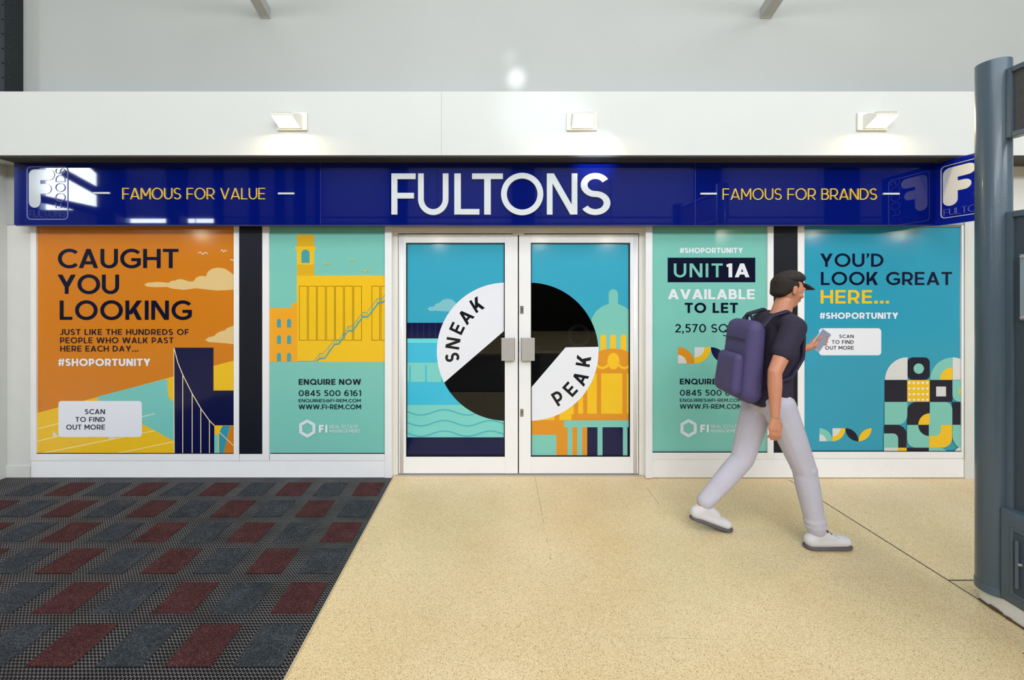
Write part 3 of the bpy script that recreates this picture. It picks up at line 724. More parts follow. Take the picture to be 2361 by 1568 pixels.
def contact(p, dx, dy):
    I = V['ink']
    p.text('ENQUIRE NOW', I, 390 + dx, 765 + dx, 951 + dy, 985 + dy, .20, .14); p.text('0845 500 6161', I, 390 + dx, 765 + dx, 1018 + dy, 1053 + dy, .145, .13)
    p.text('ENQUIRIES@FI-REM.COM', I, 390 + dx, 763 + dx, 1071 + dy, 1090 + dy, .15, .14); p.text('WWW.FI-REM.COM', I, 390 + dx, 765 + dx, 1104 + dy, 1132 + dy, .16, .14)
    cx, cy = 442 + dx, 1249 + dy
    hexa = lambda r: [(cx + r * math.sin(math.radians(60 * i)), cy + r * math.cos(math.radians(60 * i))) for i in range(6)]
    p.polys(V['white'], stroke(hexa(46), 17, True)); p.polys(V['mint2'], stroke(hexa(45.5), 1.2, True))
    for h_, h2 in zip(hexa(37), hexa(54)): p.line(V['mint2'], [h_, h2], 1)
    p.flush('hexagon_emblem')
    p.text('FI', V['white'], 512 + dx, 563 + dx, 1227 + dy, 1273 + dy, .26, .22)
    p.text('REAL ESTATE', V['white'], 576 + dx, 747 + dx, 1228 + dy, 1248 + dy, .11, .12); p.text('MANAGEMENT', V['white'], 576 + dx, 762 + dx, 1254 + dy, 1274 + dy, .12, .12)

# orange sheet
s1 = sheet('orange window poster reading CAUGHT YOU LOOKING with a navy tower')
p = WP(YV, 60, 510, 2.613, (55, 20, 1255, 1415), s1)
p.rect(V['orange'], 0, 0, 1300, 1500); p.flush('sheet')
p.poly(V['cream'], [(710, 382), (735, 370), (800, 366), (860, 372), (875, 360), (900, 358), (915, 350), (940, 349), (965, 358), (985, 364), (1010, 362), (1025, 340), (1050, 330), (1085, 332), (1095, 305), (1120, 287), (1155, 280), (1195, 285), (1225, 303), (1260, 330), (1260, 412), (1150, 418), (1090, 412), (1020, 404), (950, 414), (880, 406), (850, 396), (780, 398), (730, 394)]); p.flush('cloud_print')
p.poly(V['cream'], [(1080, 715), (1100, 700), (1135, 692), (1150, 675), (1175, 663), (1200, 657), (1210, 645), (1255, 628), (1255, 742), (1200, 735), (1150, 732), (1100, 728)])
p.flush('cloud_print')
for a in ((1035, 1095, 186, 200), (1172, 1210, 172, 186), (1230, 1262, 230, 238)): bird(p, V['white'], *a); p.flush('bird_print')
p.poly(V['gold'], [(50, 1160), (415, 1064), (890, 935), (1260, 838), (1260, 1420), (50, 1420)])
p.poly(V['mint'], [(428, 1058), (850, 948), (858, 1062), (892, 1090), (892, 1325), (690, 1215), (440, 1082)])
for a, b in (((60, 1254), (215, 1215)), ((60, 1327), (775, 1160)), ((100, 1398), (775, 1262)), ((545, 1400), (895, 1327))): p.line(V['line'], [a, b], 4)
p.poly(V['pale'], [(163, 1302), (165, 1262), (192, 1294)]); p.poly(V['pale'], [(500, 1318), (500, 1290), (540, 1300), (522, 1312)])
p.flush('land_print')
p.poly(V['navy'], [(893, 762), (1130, 762), (1130, 1020), (1260, 1020), (1260, 1230), (1135, 1230), (1135, 1420), (897, 1420)])
p.poly(V['gold'], [(1137, 1232), (1182, 1232), (1164, 1275), (1160, 1290), (1137, 1283)]); p.poly(V['mint'], [(1135, 1280), (1162, 1292), (1160, 1420), (1135, 1420)])
p.poly(V['tealblue'], [(1185, 1232), (1230, 1232), (1186, 1420), (1164, 1420), (1164, 1275)]); p.poly(V['orange'], [(1232, 1232), (1260, 1232), (1260, 1420), (1186, 1420)])
p.line(V['line'], [(893, 765), (915, 850), (945, 925), (1000, 1035), (1055, 1130), (1105, 1200), (1137, 1232)], 5)
for x, y in ((945, 925), (1002, 1040), (1054, 1130), (1106, 1200)): p.line(V['line'], [(x, y), (x, 1420)], 4.5)
p.line(V['line'], [(892, 762), (894, 1420)], 4); p.line(V['line'], [(1165, 1270), (1262, 1362)], 4); p.line(V['gold'], [(1160, 1290), (1160, 1420)], 5)
p.flush('tower_print')
p.rrect(V['white'], 197, 1083, 700, 1300, 20, 20, 20, 20); p.flush('white_label')
I = V['ink']
p.text('CAUGHT', I, 195, 920, 167, 283, .168, .10); p.text('YOU', I, 192, 562, 322, 438, .168, .08); p.text('LOOKING', I, 205, 1000, 478, 594, .168, .12)
p.text('JUST LIKE THE HUNDREDS OF', I, 205, 982, 650, 685, .165, .17); p.text('PEOPLE WHO WALK PAST', I, 207, 890, 700, 735, .165, .17)
p.text('HERE EACH DAY...', I, 208, 677, 750, 785, .165, .17); p.text('#SHOPORTUNITY', V['white'], 195, 752, 828, 872, .23, .10)
p.text('SCAN', I, 357, 478, 1132, 1162, .17, .14); p.text('TO FIND', I, 300, 478, 1179, 1208, .17, .14); p.text('OUT MORE', I, 245, 478, 1225, 1255, .17, .14)

# mint sheet with the yellow tower
s2 = sheet('mint window poster with a yellow clock tower building and staircase')
p = WP(YV, 540, 510, 2.614, (195, 20, 925, 1410), s2)
p.rect(V['mint2'], 150, 0, 960, 1500); p.flush('sheet')
p.rect(V['gold'], 378, 80, 482, 330); p.rect(V['golddark'], 378, 80, 482, 152); p.rect(V['golddark'], 378, 262, 484, 330)
p.poly(V['gold'], [(366, 154), (372, 154), (378, 162), (482, 162), (488, 154), (495, 154), (490, 172), (370, 172)])
p.poly(V['steps'], [(405, 252), (405, 195)] + arc(430, 195, 25, 25, 180, 360, 12) + [(455, 252)]); p.flush('tower_print')
p.rect(V['gold'], 378, 328, 930, 848)
for a in (393, 448, 502, 557, 611, 666, 721, 830, 885):
    p.polys(V['rule'], stroke([(a, 392), (a + 47, 392), (a + 47, 718), (a, 718)], 2.6, True))
p.flush('main_building_print')
p.poly(V['amber'], [(195, 523), (348, 523), (348, 493), (380, 493), (380, 848), (195, 848)])
for y in (588, 687, 793):
    for x in (258, 319): p.poly(V['steps'], [(x, y + 53), (x, y + 14)] + arc(x + 12.5, y + 14, 12.5, 14, 180, 360, 8) + [(x + 25, y + 53)])
p.flush('side_building_print')
st = [(385, 845), (497, 843), (515, 828), (545, 826), (605, 742), (630, 740), (685, 662), (715, 660), (775, 577), (805, 577), (870, 492), (895, 490), (930, 458)]
p.line(V['steps'], st[:2], 3.5); p.line(V['steps'], st[1:], 8)
rl = [(482, 842), (515, 798), (535, 797), (605, 716), (632, 714), (690, 632), (712, 632), (775, 550), (802, 550), (862, 467), (890, 465), (930, 420)]
p.line(V['steps'], rl, 3)
for i in range(len(rl) - 1):
    for t in (0, .5):
        x = rl[i][0] + (rl[i + 1][0] - rl[i][0]) * t; y = rl[i][1] + (rl[i + 1][1] - rl[i][1]) * t
        if x > 510: p.line(V['steps'], [(x, y), (x, y + 30)], 2)
p.flush('staircase_print')
for a in ((538, 592, 252, 263), (697, 729, 234, 243), (760, 817, 296, 310)): bird(p, V['gold'], *a); p.flush('bird_print')
contact(p, 0, 0)

# mint letting sheet
s3 = sheet('mint window poster reading UNIT 1A AVAILABLE TO LET')
p = WP(YV, 1480, 510, 2.613, (45, 20, 770, 1405), s3)
p.rect(V['mint2'], 0, 0, 900, 1500); p.flush('sheet')
p.text('#SHOPORTUNITY', V['white'], 228, 608, 160, 192, .22, .12)
p.rect(V['ink'], 155, 220, 683, 368); p.flush('navy_label')
p.text('UNIT', V['mint2'], 192, 487, 255, 338, .16, .20); p.text('1A', V['white'], 508, 648, 255, 338, .21, .14)
p.text('AVAILABLE', V['white'], 157, 680, 410, 470, .21, .10); p.text('TO LET', I, 258, 578, 492, 553, .21, .14); p.text('2,570 SQ FT', I, 200, 632, 620, 670, .145, .14)
small_pattern(p, 217, 759, 99, dict(a=V['brown'], b=V['gold'], c=V['navy'], d=V['brown'], w=V['pale'])); p.flush('pattern_print')
contact(p, -161.5, -2)

# blue sheet
s4 = sheet("blue window poster reading YOU'D LOOK GREAT HERE with a patchwork of shapes")
p = WP(YV, 1820, 510, 2.613, (75, 20, 1050, 1400), s4)
p.rect(V['teal'], 0, 0, 1200, 1500); p.flush('sheet')
p.text("YOU'D", I, 185, 567, 195, 275, .17, .11); p.text('LOOK GREAT', I, 190, 980, 306, 385, .17, .12); p.text('HERE...', V['gold'], 188, 600, 415, 496, .175, .14)
p.text('#SHOPORTUNITY', V['white'], 182, 655, 551, 588, .22, .11)
p.rrect(V['white'], 178, 645, 553, 808, 20, 20, 20, 20); p.flush('white_label')
p.text('SCAN', I, 300, 387, 684, 704, .17, .14); p.text('TO FIND', I, 255, 387, 717, 739, .17, .14); p.text('OUT MORE', I, 215, 387, 752, 774, .17, .14)
small_pattern(p, 180, 1247, 78.5, dict(a=V['mint2'], b=V['gold'], c=V['ink'], d=V['gold'], w=V['pale'])); p.flush('pattern_print')
q = WP(YV, 2030, 810, 6.27, (20, 50, 1190, 1475), s4); q.k = p.k + 2
N_, G_, M_, Y_ = V['ink'], V['pale'], V['mint2'], V['gold']
q.sector(G_, 388, 412, 326, 180, 270); q.rrect(N_, 390, 88, 710, 412, 75, 75, 75, 75); q.disc(M_, 550, 250, 75)
q.sector(M_, 1035, 412, 322, 180, 270); q.sector(Y_, 1035, 412, 178, 180, 270); q.sector(G_, 1038, 412, 324, 270, 360)
q.rect(N_, 58, 415, 383, 728); q.rect(Y_, 383, 415, 708, 728)
for yy in (455, 538, 619, 700):
    for xx in (413, 478, 543, 607, 671): q.disc(V['white'], xx, yy, 17)
q.rect(N_, 708, 415, 1033, 728); q.rect(G_, 798, 508, 940, 650); q.rrect(M_, 1033, 418, 1400, 728, 0, 0, 0, 100); q.disc(Y_, 1180, 575, 55)
q.rrect(M_, 53, 731, 381, 1058, 0, 0, 140, 0); q.rrect(N_, 381, 731, 705, 1060, 140, 0, 0, 0); q.sector(Y_, 705, 1060, 165, 180, 270)
q.rrect(M_, 705, 731, 1030, 1062, 0, 110, 0, 0); q.rect(N_, 1030, 731, 1200, 1058)
q.rrect(N_, 48, 1062, 370, 1390, 0, 140, 0, 0); q.rrect(M_, 40, 1185, 248, 1390, 0, 75, 0, 0)
q.rrect(M_, 375, 1062, 697, 1390, 0, 0, 0, 120); q.sector(N_, 697, 1062, 160, 90, 180); q.rect(M_, 697, 1062, 868, 1225)
q.rrect(Y_, 697, 1062, 1026, 1390, 0, 0, 140, 0); q.rrect(M_, 690, 1050, 865, 1220, 0, 0, 80, 0); q.rrect(M_, 1030, 1060, 1300, 1420, 0, 0, 0, 200)
q.rect(G_, 43, 1390, 243, 1480); q.rect(Y_, 243, 1390, 370, 1480); q.rect(N_, 370, 1390, 690, 1480); q.rrect(M_, 690, 1390, 985, 1560, 0, 150, 0, 0); q.disc(G_, 1150, 1480, 95)
q.flush('patchwork_print')

# ---------------------------------------------------------------- doorway
YD = 3.605
df = struct('door_frame', bx(0, .001, YD, YD + .001, 0, .001), CREAMF)
bpy.data.objects.remove(df)
bm = bmesh.new()
Y1 = YD + .08
for a, b in ((903, 917.5), (1473.5, 1489)): box(bm, PX(a, YD), PX(b, YD), YD, Y1, 0, PZ(523, YD))
box(bm, PX(903, YD), PX(1489, YD), YD - .02, Y1, PZ(538, YD), PZ(519, YD))
box(bm, PX(903, YD), PX(1489, YD), YD - .03, YD - .02, PZ(529, YD), PZ(519, YD))
hd = struct('trim_5', bm, CREAMF, label='cream aluminium frame around the double doors', bevel=.002)
struct('trim_6', fbox(887, 903, 519, 1103, YW - .012, YD + .05), FRAME, label='white post left of the doors', bevel=.002)
struct('trim_7', fbox(1489, 1504.5, 519, 1103, YW - .012, YD + .05), FRAME, label='white post right of the doors', bevel=.002)
bm = bmesh.new(); box(bm, PX(912, YD), PX(1478, YD), YD - .012, YD + .06, 0, .012)
struct('threshold', bm, mat('threshold_metal', (190, 184, 186), .4, metal=.4), hd)
struct('head_stop', bx(PX(1182, YD), PX(1208, YD), YD - .024, YD, PZ(541.5, YD - .02), PZ(533, YD)), CREAMF, hd)
DGLASS = mat('door_glass', (206, 214, 212), .01, trans=1.0); DGLASS.node_tree.nodes['Principled BSDF'].inputs['IOR'].default_value = 1.34
def leaf(n, x0, x1, g0, g1, label, mx):
    z0, z1 = PZ(1092, YD), PZ(540, YD); gz0, gz1 = PZ(1054, YD), PZ(560, YD)
    X0, X1, G0, G1 = PX(x0, YD), PX(x1, YD), PX(g0, YD), PX(g1, YD)
    r = struct('door_%d' % n, bx(X0, G0, YD, YD + .045, z0, z1), FRAME, label=label, bevel=.003)
    for nm, a in (('door_stile', (G1, X1, YD, YD + .045, z0, z1)), ('top_rail', (G0, G1, YD + .001, YD + .045, gz1, z1)), ('bottom_rail', (G0, G1, YD + .001, YD + .045, z0, gz0))):
        struct(nm, bx(*a), FRAME, r, bevel=.002)
    s = .007
    for a in ((G0, G0 + s, gz0, gz1), (G1 - s, G1, gz0, gz1), (G0, G1, gz0, gz0 + s), (G0, G1, gz1 - s, gz1)):
        struct('glazing_seal', bx(a[0], a[1], YD + .008, YD + .02, a[2], a[3]), BLACK, r)
    struct('glass', bx(G0, G1, YD + .022, YD + .028, gz0, gz1), DGLASS, r)
    # plate pull handle: a folded metal plate on two studs
    hx0, hx1 = (1156, 1187) if n == 1 else (1202, 1233)
    Yh = YD - .045
    h = struct('pull_handle', bx(PX(hx0, Yh), PX(hx1, Yh), Yh, Yh + .004, PZ(832, Yh), PZ(779, Yh)), CHROME, r, label='grey metal pull handle', bevel=.0015)
    inner = PX(hx1, Yh) if n == 1 else PX(hx0, Yh)
    a, b = (inner - .004, inner) if n == 1 else (inner, inner + .004)
    struct('handle_return', bx(a, b, Yh, YD, PZ(832, Yh), PZ(779, Yh)), CHROME, h)
    outer = PX(hx0 + 4, Yh) if n == 1 else PX(hx1 - 4, Yh)
    bm = bmesh.new()
    for zz in (PZ(788, Yh), PZ(823, Yh)): cyl(bm, (outer, Yh + .002, zz), (outer, YD + .022, zz), .006, n=12)
    struct('handle_stud', bm, CHROME, h)
    if n == 2:
        for y in (714, 951):
            k = struct('lock', bx(PX(1199.5, YD - .006), PX(1207, YD - .006), YD - .006, YD, PZ(y + 9, YD), PZ(y - 9, YD)), LOCKM, r, bevel=.0015)
            bm = bmesh.new(); cyl(bm, (PX(1203.3, YD), YD - .0065, PZ(y - 2, YD)), (PX(1203.3, YD), YD - .002, PZ(y - 2, YD)), .0055, n=14)
            box(bm, PX(1203.3, YD) - .0025, PX(1203.3, YD) + .0025, YD - .0067, YD - .002, PZ(y + 4, YD), PZ(y, YD)); struct('keyhole', bm, BLACK, k)
    # rounded hinge-side moulding
    hc = PX(926, YD) if n == 1 else PX(1464.5, YD)
    bm = bmesh.new(); cyl(bm, (hc, YD + .012, z0), (hc, YD + .012, z1 - .01), .020, n=20); struct('hinge_stile_moulding', bm, FRAME, r, smooth=True)
    return r
leaf(1, 919, 1194, 936, 1164, 'left leaf of the white double doors', 1)
leaf(2, 1196.5, 1471.5, 1224, 1453, 'right leaf of the white double doors', 2)
YG = YD + .0215
# left door print: half disc cut out of the art, its upper part white, its lower part clear glass
def D3(x, y): return ((x - 890) * 2.613, (y - 510) * 2.613)
def D4(x, y): return ((x - 1190) * 2.613, (y - 510) * 2.613)
gl = sheet('blue door sheet with waves and SNEAK in a white half circle', 'door_graphic'); gl.location = (0, YG, 0)
c1 = D3(1166.5, 811); R1 = 159.3 * 2.613
hole = arc(c1[0], c1[1], R1, R1, 90, 270, 40) + [(c1[0] + 50, c1[1] - R1), (c1[0] + 50, c1[1] + R1)]
if parea(hole) < 0: hole = hole[::-1]
p = WP(YG, 890, 510, 2.613, (118, 128, 721, 1421), gl, hole)
p.rect(V['sky'], 100, 100, 740, 612); p.rect(V['foam'], 100, 612, 740, 1310); p.rect(V['navy'], 100, 1302, 740, 1440); p.flush('sheet')
p.rect(V['stripe'], 100, 612, 740, 707)
for i in range(7): p.rect(V['navy'], 122 + i * 36, 614, 150 + i * 36, 705)
p.rect(V['aqua'], 100, 707, 740, 733); p.rect(V['water'], 100, 733, 740, 852); p.rect(V['water'], 100, 968, 740, 1106)
for x in (140, 236, 333): p.rect(V['water'], x, 870, x + 9, 970)
p.flush('harbour_print')
for y in (1152, 1217, 1280):
    p.line(V['wave'], [(110 + 8 * i, y - 16 * math.cos((110 + 8 * i - 490) / 280 * 2 * math.pi + math.pi) * 1.0) for i in range(78)], 7); p.flush('wave_print')
p.poly(V['cloud'], [(250, 528), (262, 517), (290, 514), (300, 498), (325, 490), (340, 474), (372, 466), (402, 474), (422, 494), (430, 548), (340, 543), (300, 540), (265, 542)]); p.flush('cloud_print')
wh = clip_half(hole, (717 + 30, 655 - 24.5), (355 - 20, 968 + 17.3))
if len(wh) < 3 or sum(v[1] for v in wh) / len(wh) > 800: wh = clip_half(hole, (355 - 20, 968 + 17.3), (717 + 30, 655 - 24.5))
p.poly(V['white'], wh, True); p.flush('white_segment')
for ch, th, rr in (('S', 186, 325), ('N', 171, 323), ('E', 154.5, 326), ('A', 138.8, 322), ('K', 121.5, 333)):
    t = math.radians(th); p.glyph_at(ch, V['black'], c1[0] + rr * math.cos(t), c1[1] - rr * math.sin(t), 84, t - math.pi / 2, .19)
p.flush('lettering')
gr = sheet('blue door sheet with a domed hall and PEAK in a white half circle', 'door_graphic'); gr.location = (0, YG, 0)
c2 = D4(1220.5, 811)
hole2 = arc(c2[0], c2[1], R1, R1, -90, 90, 40) + [(c2[0] - 50, c2[1] + R1), (c2[0] - 50, c2[1] - R1)]
if parea(hole2) < 0: hole2 = hole2[::-1]
p = WP(YG, 1190, 510, 2.613, (86, 128, 689, 1421), gr, hole2)
p.rect(V['sky'], 60, 100, 720, 1440); p.flush('sheet')
p.rrect(V['mint2'], 558, 410, 613, 520, 27, 27, 0, 0); p.poly(V['mint2'], [(446, 800), (446, 640)] + arc(585, 640, 139, 143, 180, 360, 24) + [(724, 800)])
for x in (508, 568, 630): p.poly(V['gold'], [(x, 790), (x, 699)] + arc(x + 17, 699, 17, 17, 180, 360, 8) + [(x + 34, 790)])
p.flush('dome_print')
p.poly(V['brown'], [(60, 1440), (60, 860), (420, 800), (490, 780)] + arc(585, 800, 95, 32, 200, 340, 12) + [(720, 790), (720, 1440)])
p.ring(V['gold'], 520, 845, 32, 46, 30, 150); p.ring(V['gold'], 652, 845, 32, 46, 30, 150); p.disc(V['gold'], 586, 843, 36, 50)
for a, b, t, u in ((428, 486, 917, 1160), (512, 640, 917, 1160), (667, 720, 917, 1160), (374, 403, 1030, 1160), (260, 347, 1100, 1163), (260, 333, 1160, 1198), (150, 232, 1160, 1198)): p.rect(V['gold'], a, t, b, u)
p.flush('hall_print')
p.rect(V['brown'], 60, 1200, 720, 1440); p.rect(V['mint2'], 60, 1287, 242, 1440)
p.rect(V['navy'], 428, 1241, 720, 1440)
for a, b in ((310, 338), (368, 397), (490, 520), (643, 670)): p.rect(V['mint2'], a, 1235, b, 1440)
p.rect(V['mint2'], 288, 1200, 720, 1241); p.flush('colonnade_print')
cr = arc(c2[0], c2[1], R1, R1, -1.5, 90, 24)
low = [(c2[0] + R1, 757)] + arc(c2[0], c2[1], R1, R1, -4, 90, 24)[1:] + [(60, c2[1] + R1), (60, 1038), (90, 1003), (298, 760)]
low = [v for v in low]
p.poly(V['white'], low, True); p.flush('white_segment')
for ch, th, rr in (('P', -58, 329), ('E', -42.6, 334), ('A', -27.6, 345), ('K', -9.6, 330)):
    t = math.radians(th); p.glyph_at(ch, V['black'], c2[0] + rr * math.cos(t), c2[1] - rr * math.sin(t), 86, t + math.pi / 2, .19)
p.flush('lettering')

# dim shop interior glimpsed through the clear part of the doors
SHOPD = mat('shop_fitting', (50, 44, 40), .5); SHOPL = mat('shop_fitting_light', (98, 92, 88), .5)
t = thing('shop_counter', 'dark counter inside the shop, seen through the left door', 'counter', (-.45, 5.0, 0))
obj('cabinet_body', bx(-.7, .7, -.3, .3, 0, .85), SHOPD, t); obj('counter_top', bx(-.75, .75, -.35, .35, .85, .89), SHOPL, t); obj('kick_board', bx(-.66, .66, -.31, -.3, 0, .1), BLACK, t)
t = thing('display_stand', 'black stand with a round hole inside the shop, seen through the right door', 'stand', (.87, 4.6, 0))
bm = bmesh.new(); box(bm, -.42, .30, -.15, .15, 0, .93); obj('stand_body', bm, SHOPD, t, bevel=.01)
bm = bmesh.new()
n = 28; o_ = [bm.verts.new((.12 * math.cos(2 * math.pi * i / n), -.165, 1.11 + .12 * math.sin(2 * math.pi * i / n))) for i in range(n)]
i_ = [bm.verts.new((.09 * math.cos(2 * math.pi * i / n), -.165, 1.11 + .09 * math.sin(2 * math.pi * i / n))) for i in range(n)]
fs_ = [bm.faces.new((o_[i], o_[(i + 1) % n], i_[(i + 1) % n], i_[i])) for i in range(n)]
ex = bmesh.ops.extrude_face_region(bm, geom=fs_); bmesh.ops.translate(bm, verts=[v for v in ex['geom'] if isinstance(v, bmesh.types.BMVert)], vec=(0, .06, 0))
obj('round_collar', bm, SHOPL, t); obj('shelf_lip', bx(-.46, .34, -.2, .15, .93, .955), SHOPL, t)

# ---------------------------------------------------------------- information post on the right
PXC, PYC, PR = 2.556, 2.146, .0646
tp = thing('information_post', 'slate grey round post with notice boards on a white plinth', 'sign post', (PXC, PYC, 0))
bm = bmesh.new(); cyl(bm, (PXC, PYC, .083), (PXC, PYC, 2.80), PR, n=48); put(obj('post', bm, TOTEM, tp, smooth=False, bevel=.004), tp)
for pg in tp.children[0].data.polygons: pg.use_smooth = len(pg.vertices) == 4
bm = bmesh.new(); cyl(bm, (PXC, PYC, .083), (PXC, PYC, .125), PR + .003, n=48); put(obj('post_collar', bm, TOTEM, tp, bevel=.003), tp)
bm = bmesh.new(); cyl(bm, (PXC, .95, .083), (PXC, .95, 2.80), PR, n=48); put(obj('post', bm, TOTEM, tp, bevel=.004), tp)
def fr(Xp, th, ya, yb, z0, z1, bw, name, mi, rec=.012):
    bm = bmesh.new()
    for a in ((ya, ya + bw, z0, z1), (yb - bw, yb, z0, z1), (ya + bw, yb - bw, z0, z0 + bw), (ya + bw, yb - bw, z1 - bw, z1)):
        box(bm, Xp, Xp + th, a[0], a[1], a[2], a[3])
    f = put(obj(name, bm, TOTEM, tp, bevel=.003), tp)
    g = obj('board', bx(Xp + rec, Xp + th - rec, ya + bw - .002, yb - bw + .002, z0 + bw - .002, z1 - bw + .002), mi, f)
    return f
ye = 2.085
fr(PXC - .015, .05, 1.0, ye, 2.388, 2.736, .026, 'header_frame', TOTEMB)
nb = fr(PXC - .015, .05, 1.0, ye, .52, 2.021, .030, 'notice_frame', TOTEMD)
Xa = PXC - .015
pl = put(obj('plaque', bx(Xa - .004, Xa + .001, 1.55, 2.022, 1.485, 1.805), mat('clear_plaque', (150, 164, 178), .15, coat=.5), tp), tp)
for zz in (1.792, 1.498):
    bm = bmesh.new(); cyl(bm, (Xa - .003, 2.008, zz), (Xa - .016, 2.008, zz), .009, .006, n=16); put(obj('screw_cap', bm, CHROME, tp), tp)
bm = bmesh.new(); cyl(bm, (Xa - .0045, 1.96, 1.635), (Xa - .0065, 1.96, 1.635), .030, n=24); put(obj('blue_roundel', bm, mat('roundel_blue', (24, 60, 140), .3), tp), tp)
# litter cabinet at the foot
bm = bmesh.new(); Xc = PXC - .038
box(bm, Xc, Xc + .11, 1.0, 2.095, .09, .545)
cb = put(obj('cabinet', bm, TOTEM, tp, bevel=.014), tp)
bm = bmesh.new(); 
for a in ((1.06, 1.075, .14, .47), (2.03, 2.045, .14, .47), (1.075, 2.03, .14, .155), (1.075, 2.03, .455, .47)): box(bm, Xc - .004, Xc + .002, *a)
obj('cabinet_rim', bm, TOTEM, cb, bevel=.002)
dr = obj('cabinet_door', bx(Xc - .002, Xc + .004, 1.077, 2.028, .157, .453), TOTEMD, cb)
bm = bmesh.new(); cyl(bm, (Xc - .008, 2.012, .19), (Xc - .008, 2.012, .42), .007, n=12); obj('cabinet_hinge', bm, TOTEM, cb)
bm = bmesh.new(); cyl(bm, (Xc - .002, 2.0, .31), (Xc - .012, 2.0, .31), .006, n=12); obj('cabinet_keyhole', bm, CHROME, cb)
bm = bmesh.new()
pts = [(2.533, .85), (2.533, 2.17)] + [(2.62 - .07 * math.cos(a) - .017, 2.17 + .055 * math.sin(a)) for a in [math.pi * i / 10 for i in range(1, 5)]] + [(2.64, 2.22), (2.80, 2.22), (2.80, .85)]
lo_ = [bm.verts.new((x, y, 0)) for x, y in pts]; hi_ = [bm.verts.new((x, y, .084)) for x, y in pts]
bm.faces.new(lo_[::-1]); bm.faces.new(hi_)
for i in range(len(pts)): bm.faces.new((lo_[i], lo_[(i + 1) % len(pts)], hi_[(i + 1) % len(pts)], hi_[i]))
put(obj('plinth', bm, PLINTH, tp, bevel=.003), tp)
bm = bmesh.new(); box(bm, 2.524, 2.5345, .85, 2.17, 0, .008)
for i in range(40):
    y = random.uniform(1.5, 2.17); box(bm, 2.528 - random.uniform(0, .008), 2.536, y, y + random.uniform(.01, .04), 0, random.uniform(.006, .018))
put(obj('grimy_mortar', bm, GRIME, tp), tp)

#PERSON#
# ---------------------------------------------------------------- walking person
PO = Vector((1.77, 2.72, 0))
def ico(bm_pts, c, r):
    t = (1 + 5 ** .5) / 2
    rx_, ry_, rz_ = r if isinstance(r, (tuple, list)) else (r, r, r)
    for i in range(6):
        ph = math.pi * (i + .5) / 6
        for j in range(12):
            th = 2 * math.pi * j / 12
            bm_pts.append((c[0] + rx_ * math.sin(ph) * math.cos(th), c[1] + ry_ * math.sin(ph) * math.sin(th), c[2] + rz_ * math.cos(ph)))
    bm_pts.append((c[0], c[1], c[2] + rz_)); bm_pts.append((c[0], c[1], c[2] - rz_))
def hull(bm, balls):
    pts = []
    for c, r in balls: ico(pts, c, r)
    vs = [bm.verts.new(p) for p in pts]
    res = bmesh.ops.convex_hull(bm, input=vs)
    dead = [v for v in vs if v.is_valid and not v.link_faces]
    bmesh.ops.delete(bm, geom=dead, context='VERTS')
def chain(bm, joints):
    for a, b in zip(joints, joints[1:]): hull(bm, [a, b])
def melt(name, bm, m, parent, voxel, smooth_n, loc=(0, 0, 0)):
    """weld overlapping volumes into one continuous skin"""
    me = bpy.data.meshes.new(name + '_raw'); bm.to_mesh(me); bm.free()
    tmp = bpy.data.objects.new(name + '_raw', me); COL.objects.link(tmp)
    r = tmp.modifiers.new('r', 'REMESH'); r.mode = 'VOXEL'; r.voxel_size = voxel
    s = tmp.modifiers.new('s', 'SMOOTH'); s.factor = .5; s.iterations = smooth_n
    dg = bpy.context.evaluated_depsgraph_get(); dg.update()
    out = bpy.data.meshes.new_from_object(tmp.evaluated_get(dg))
    bpy.data.objects.remove(tmp); bpy.data.meshes.remove(me)
    out.name = name; out.materials.clear()
    for mm in (m if isinstance(m, (list, tuple)) else [m]): out.materials.append(mm)
    for pg in out.polygons: pg.use_smooth = True
    o = bpy.data.objects.new(name, out); link(o, parent); o.location = loc
    return o
SKIN = mat('skin', (206, 142, 112), .5, noise=.05, nscale=30)
TEE = mat('dark_tee', (44, 38, 60), .85, noise=.12, nscale=14, bump=.4, bscale=60)
TROU = mat('pale_trousers', (196, 194, 210), .85, noise=.07, nscale=12, bump=.5, bscale=25)
PACK = mat('violet_pack', (74, 66, 112), .7, noise=.12, nscale=18, bump=.3, bscale=120)
PACKD = mat('pack_trim', (36, 32, 58), .7)
HAIR = mat('dark_hair', (38, 28, 24), .8, bump=.8, bscale=150)
CAPM = mat('dark_cap', (40, 34, 38), .8)
SHOE = mat('white_shoe', (214, 212, 216), .6); SOLE = mat('shoe_sole', (90, 86, 92), .7)
EYEW = mat('eye_white', (230, 226, 220), .3); EYED = mat('eye_dark', (40, 26, 20), .2); LIP = mat('lip', (188, 118, 98), .5)
man = thing('person', 'person in a dark cap, dark T-shirt and pale trousers walking right, looking at a phone', 'person', tuple(PO))
HC = Vector((.128, 0, 1.622))
tilt = Matrix.Rotation(math.radians(16), 4, 'Y')       # head bowed forward
def H(x, y, z): return tuple(HC + tilt @ Vector((x, y, z)))
RS, RE, RW = (.035, -.185, 1.395), (-.115, -.235, 1.135), (-.120, -.245, .880)
LS, LE, LW = (.075, .185, 1.395), (.120, .235, 1.135), (.360, .135, 1.225)
RH, RK, RA = (0, -.088, .90), (.165, -.095, .49), (.240, -.10, .10)
LH, LK, LA = (0, .088, .90), (-.120, .09, .475), (-.385, .09, .175)
bm = bmesh.new()
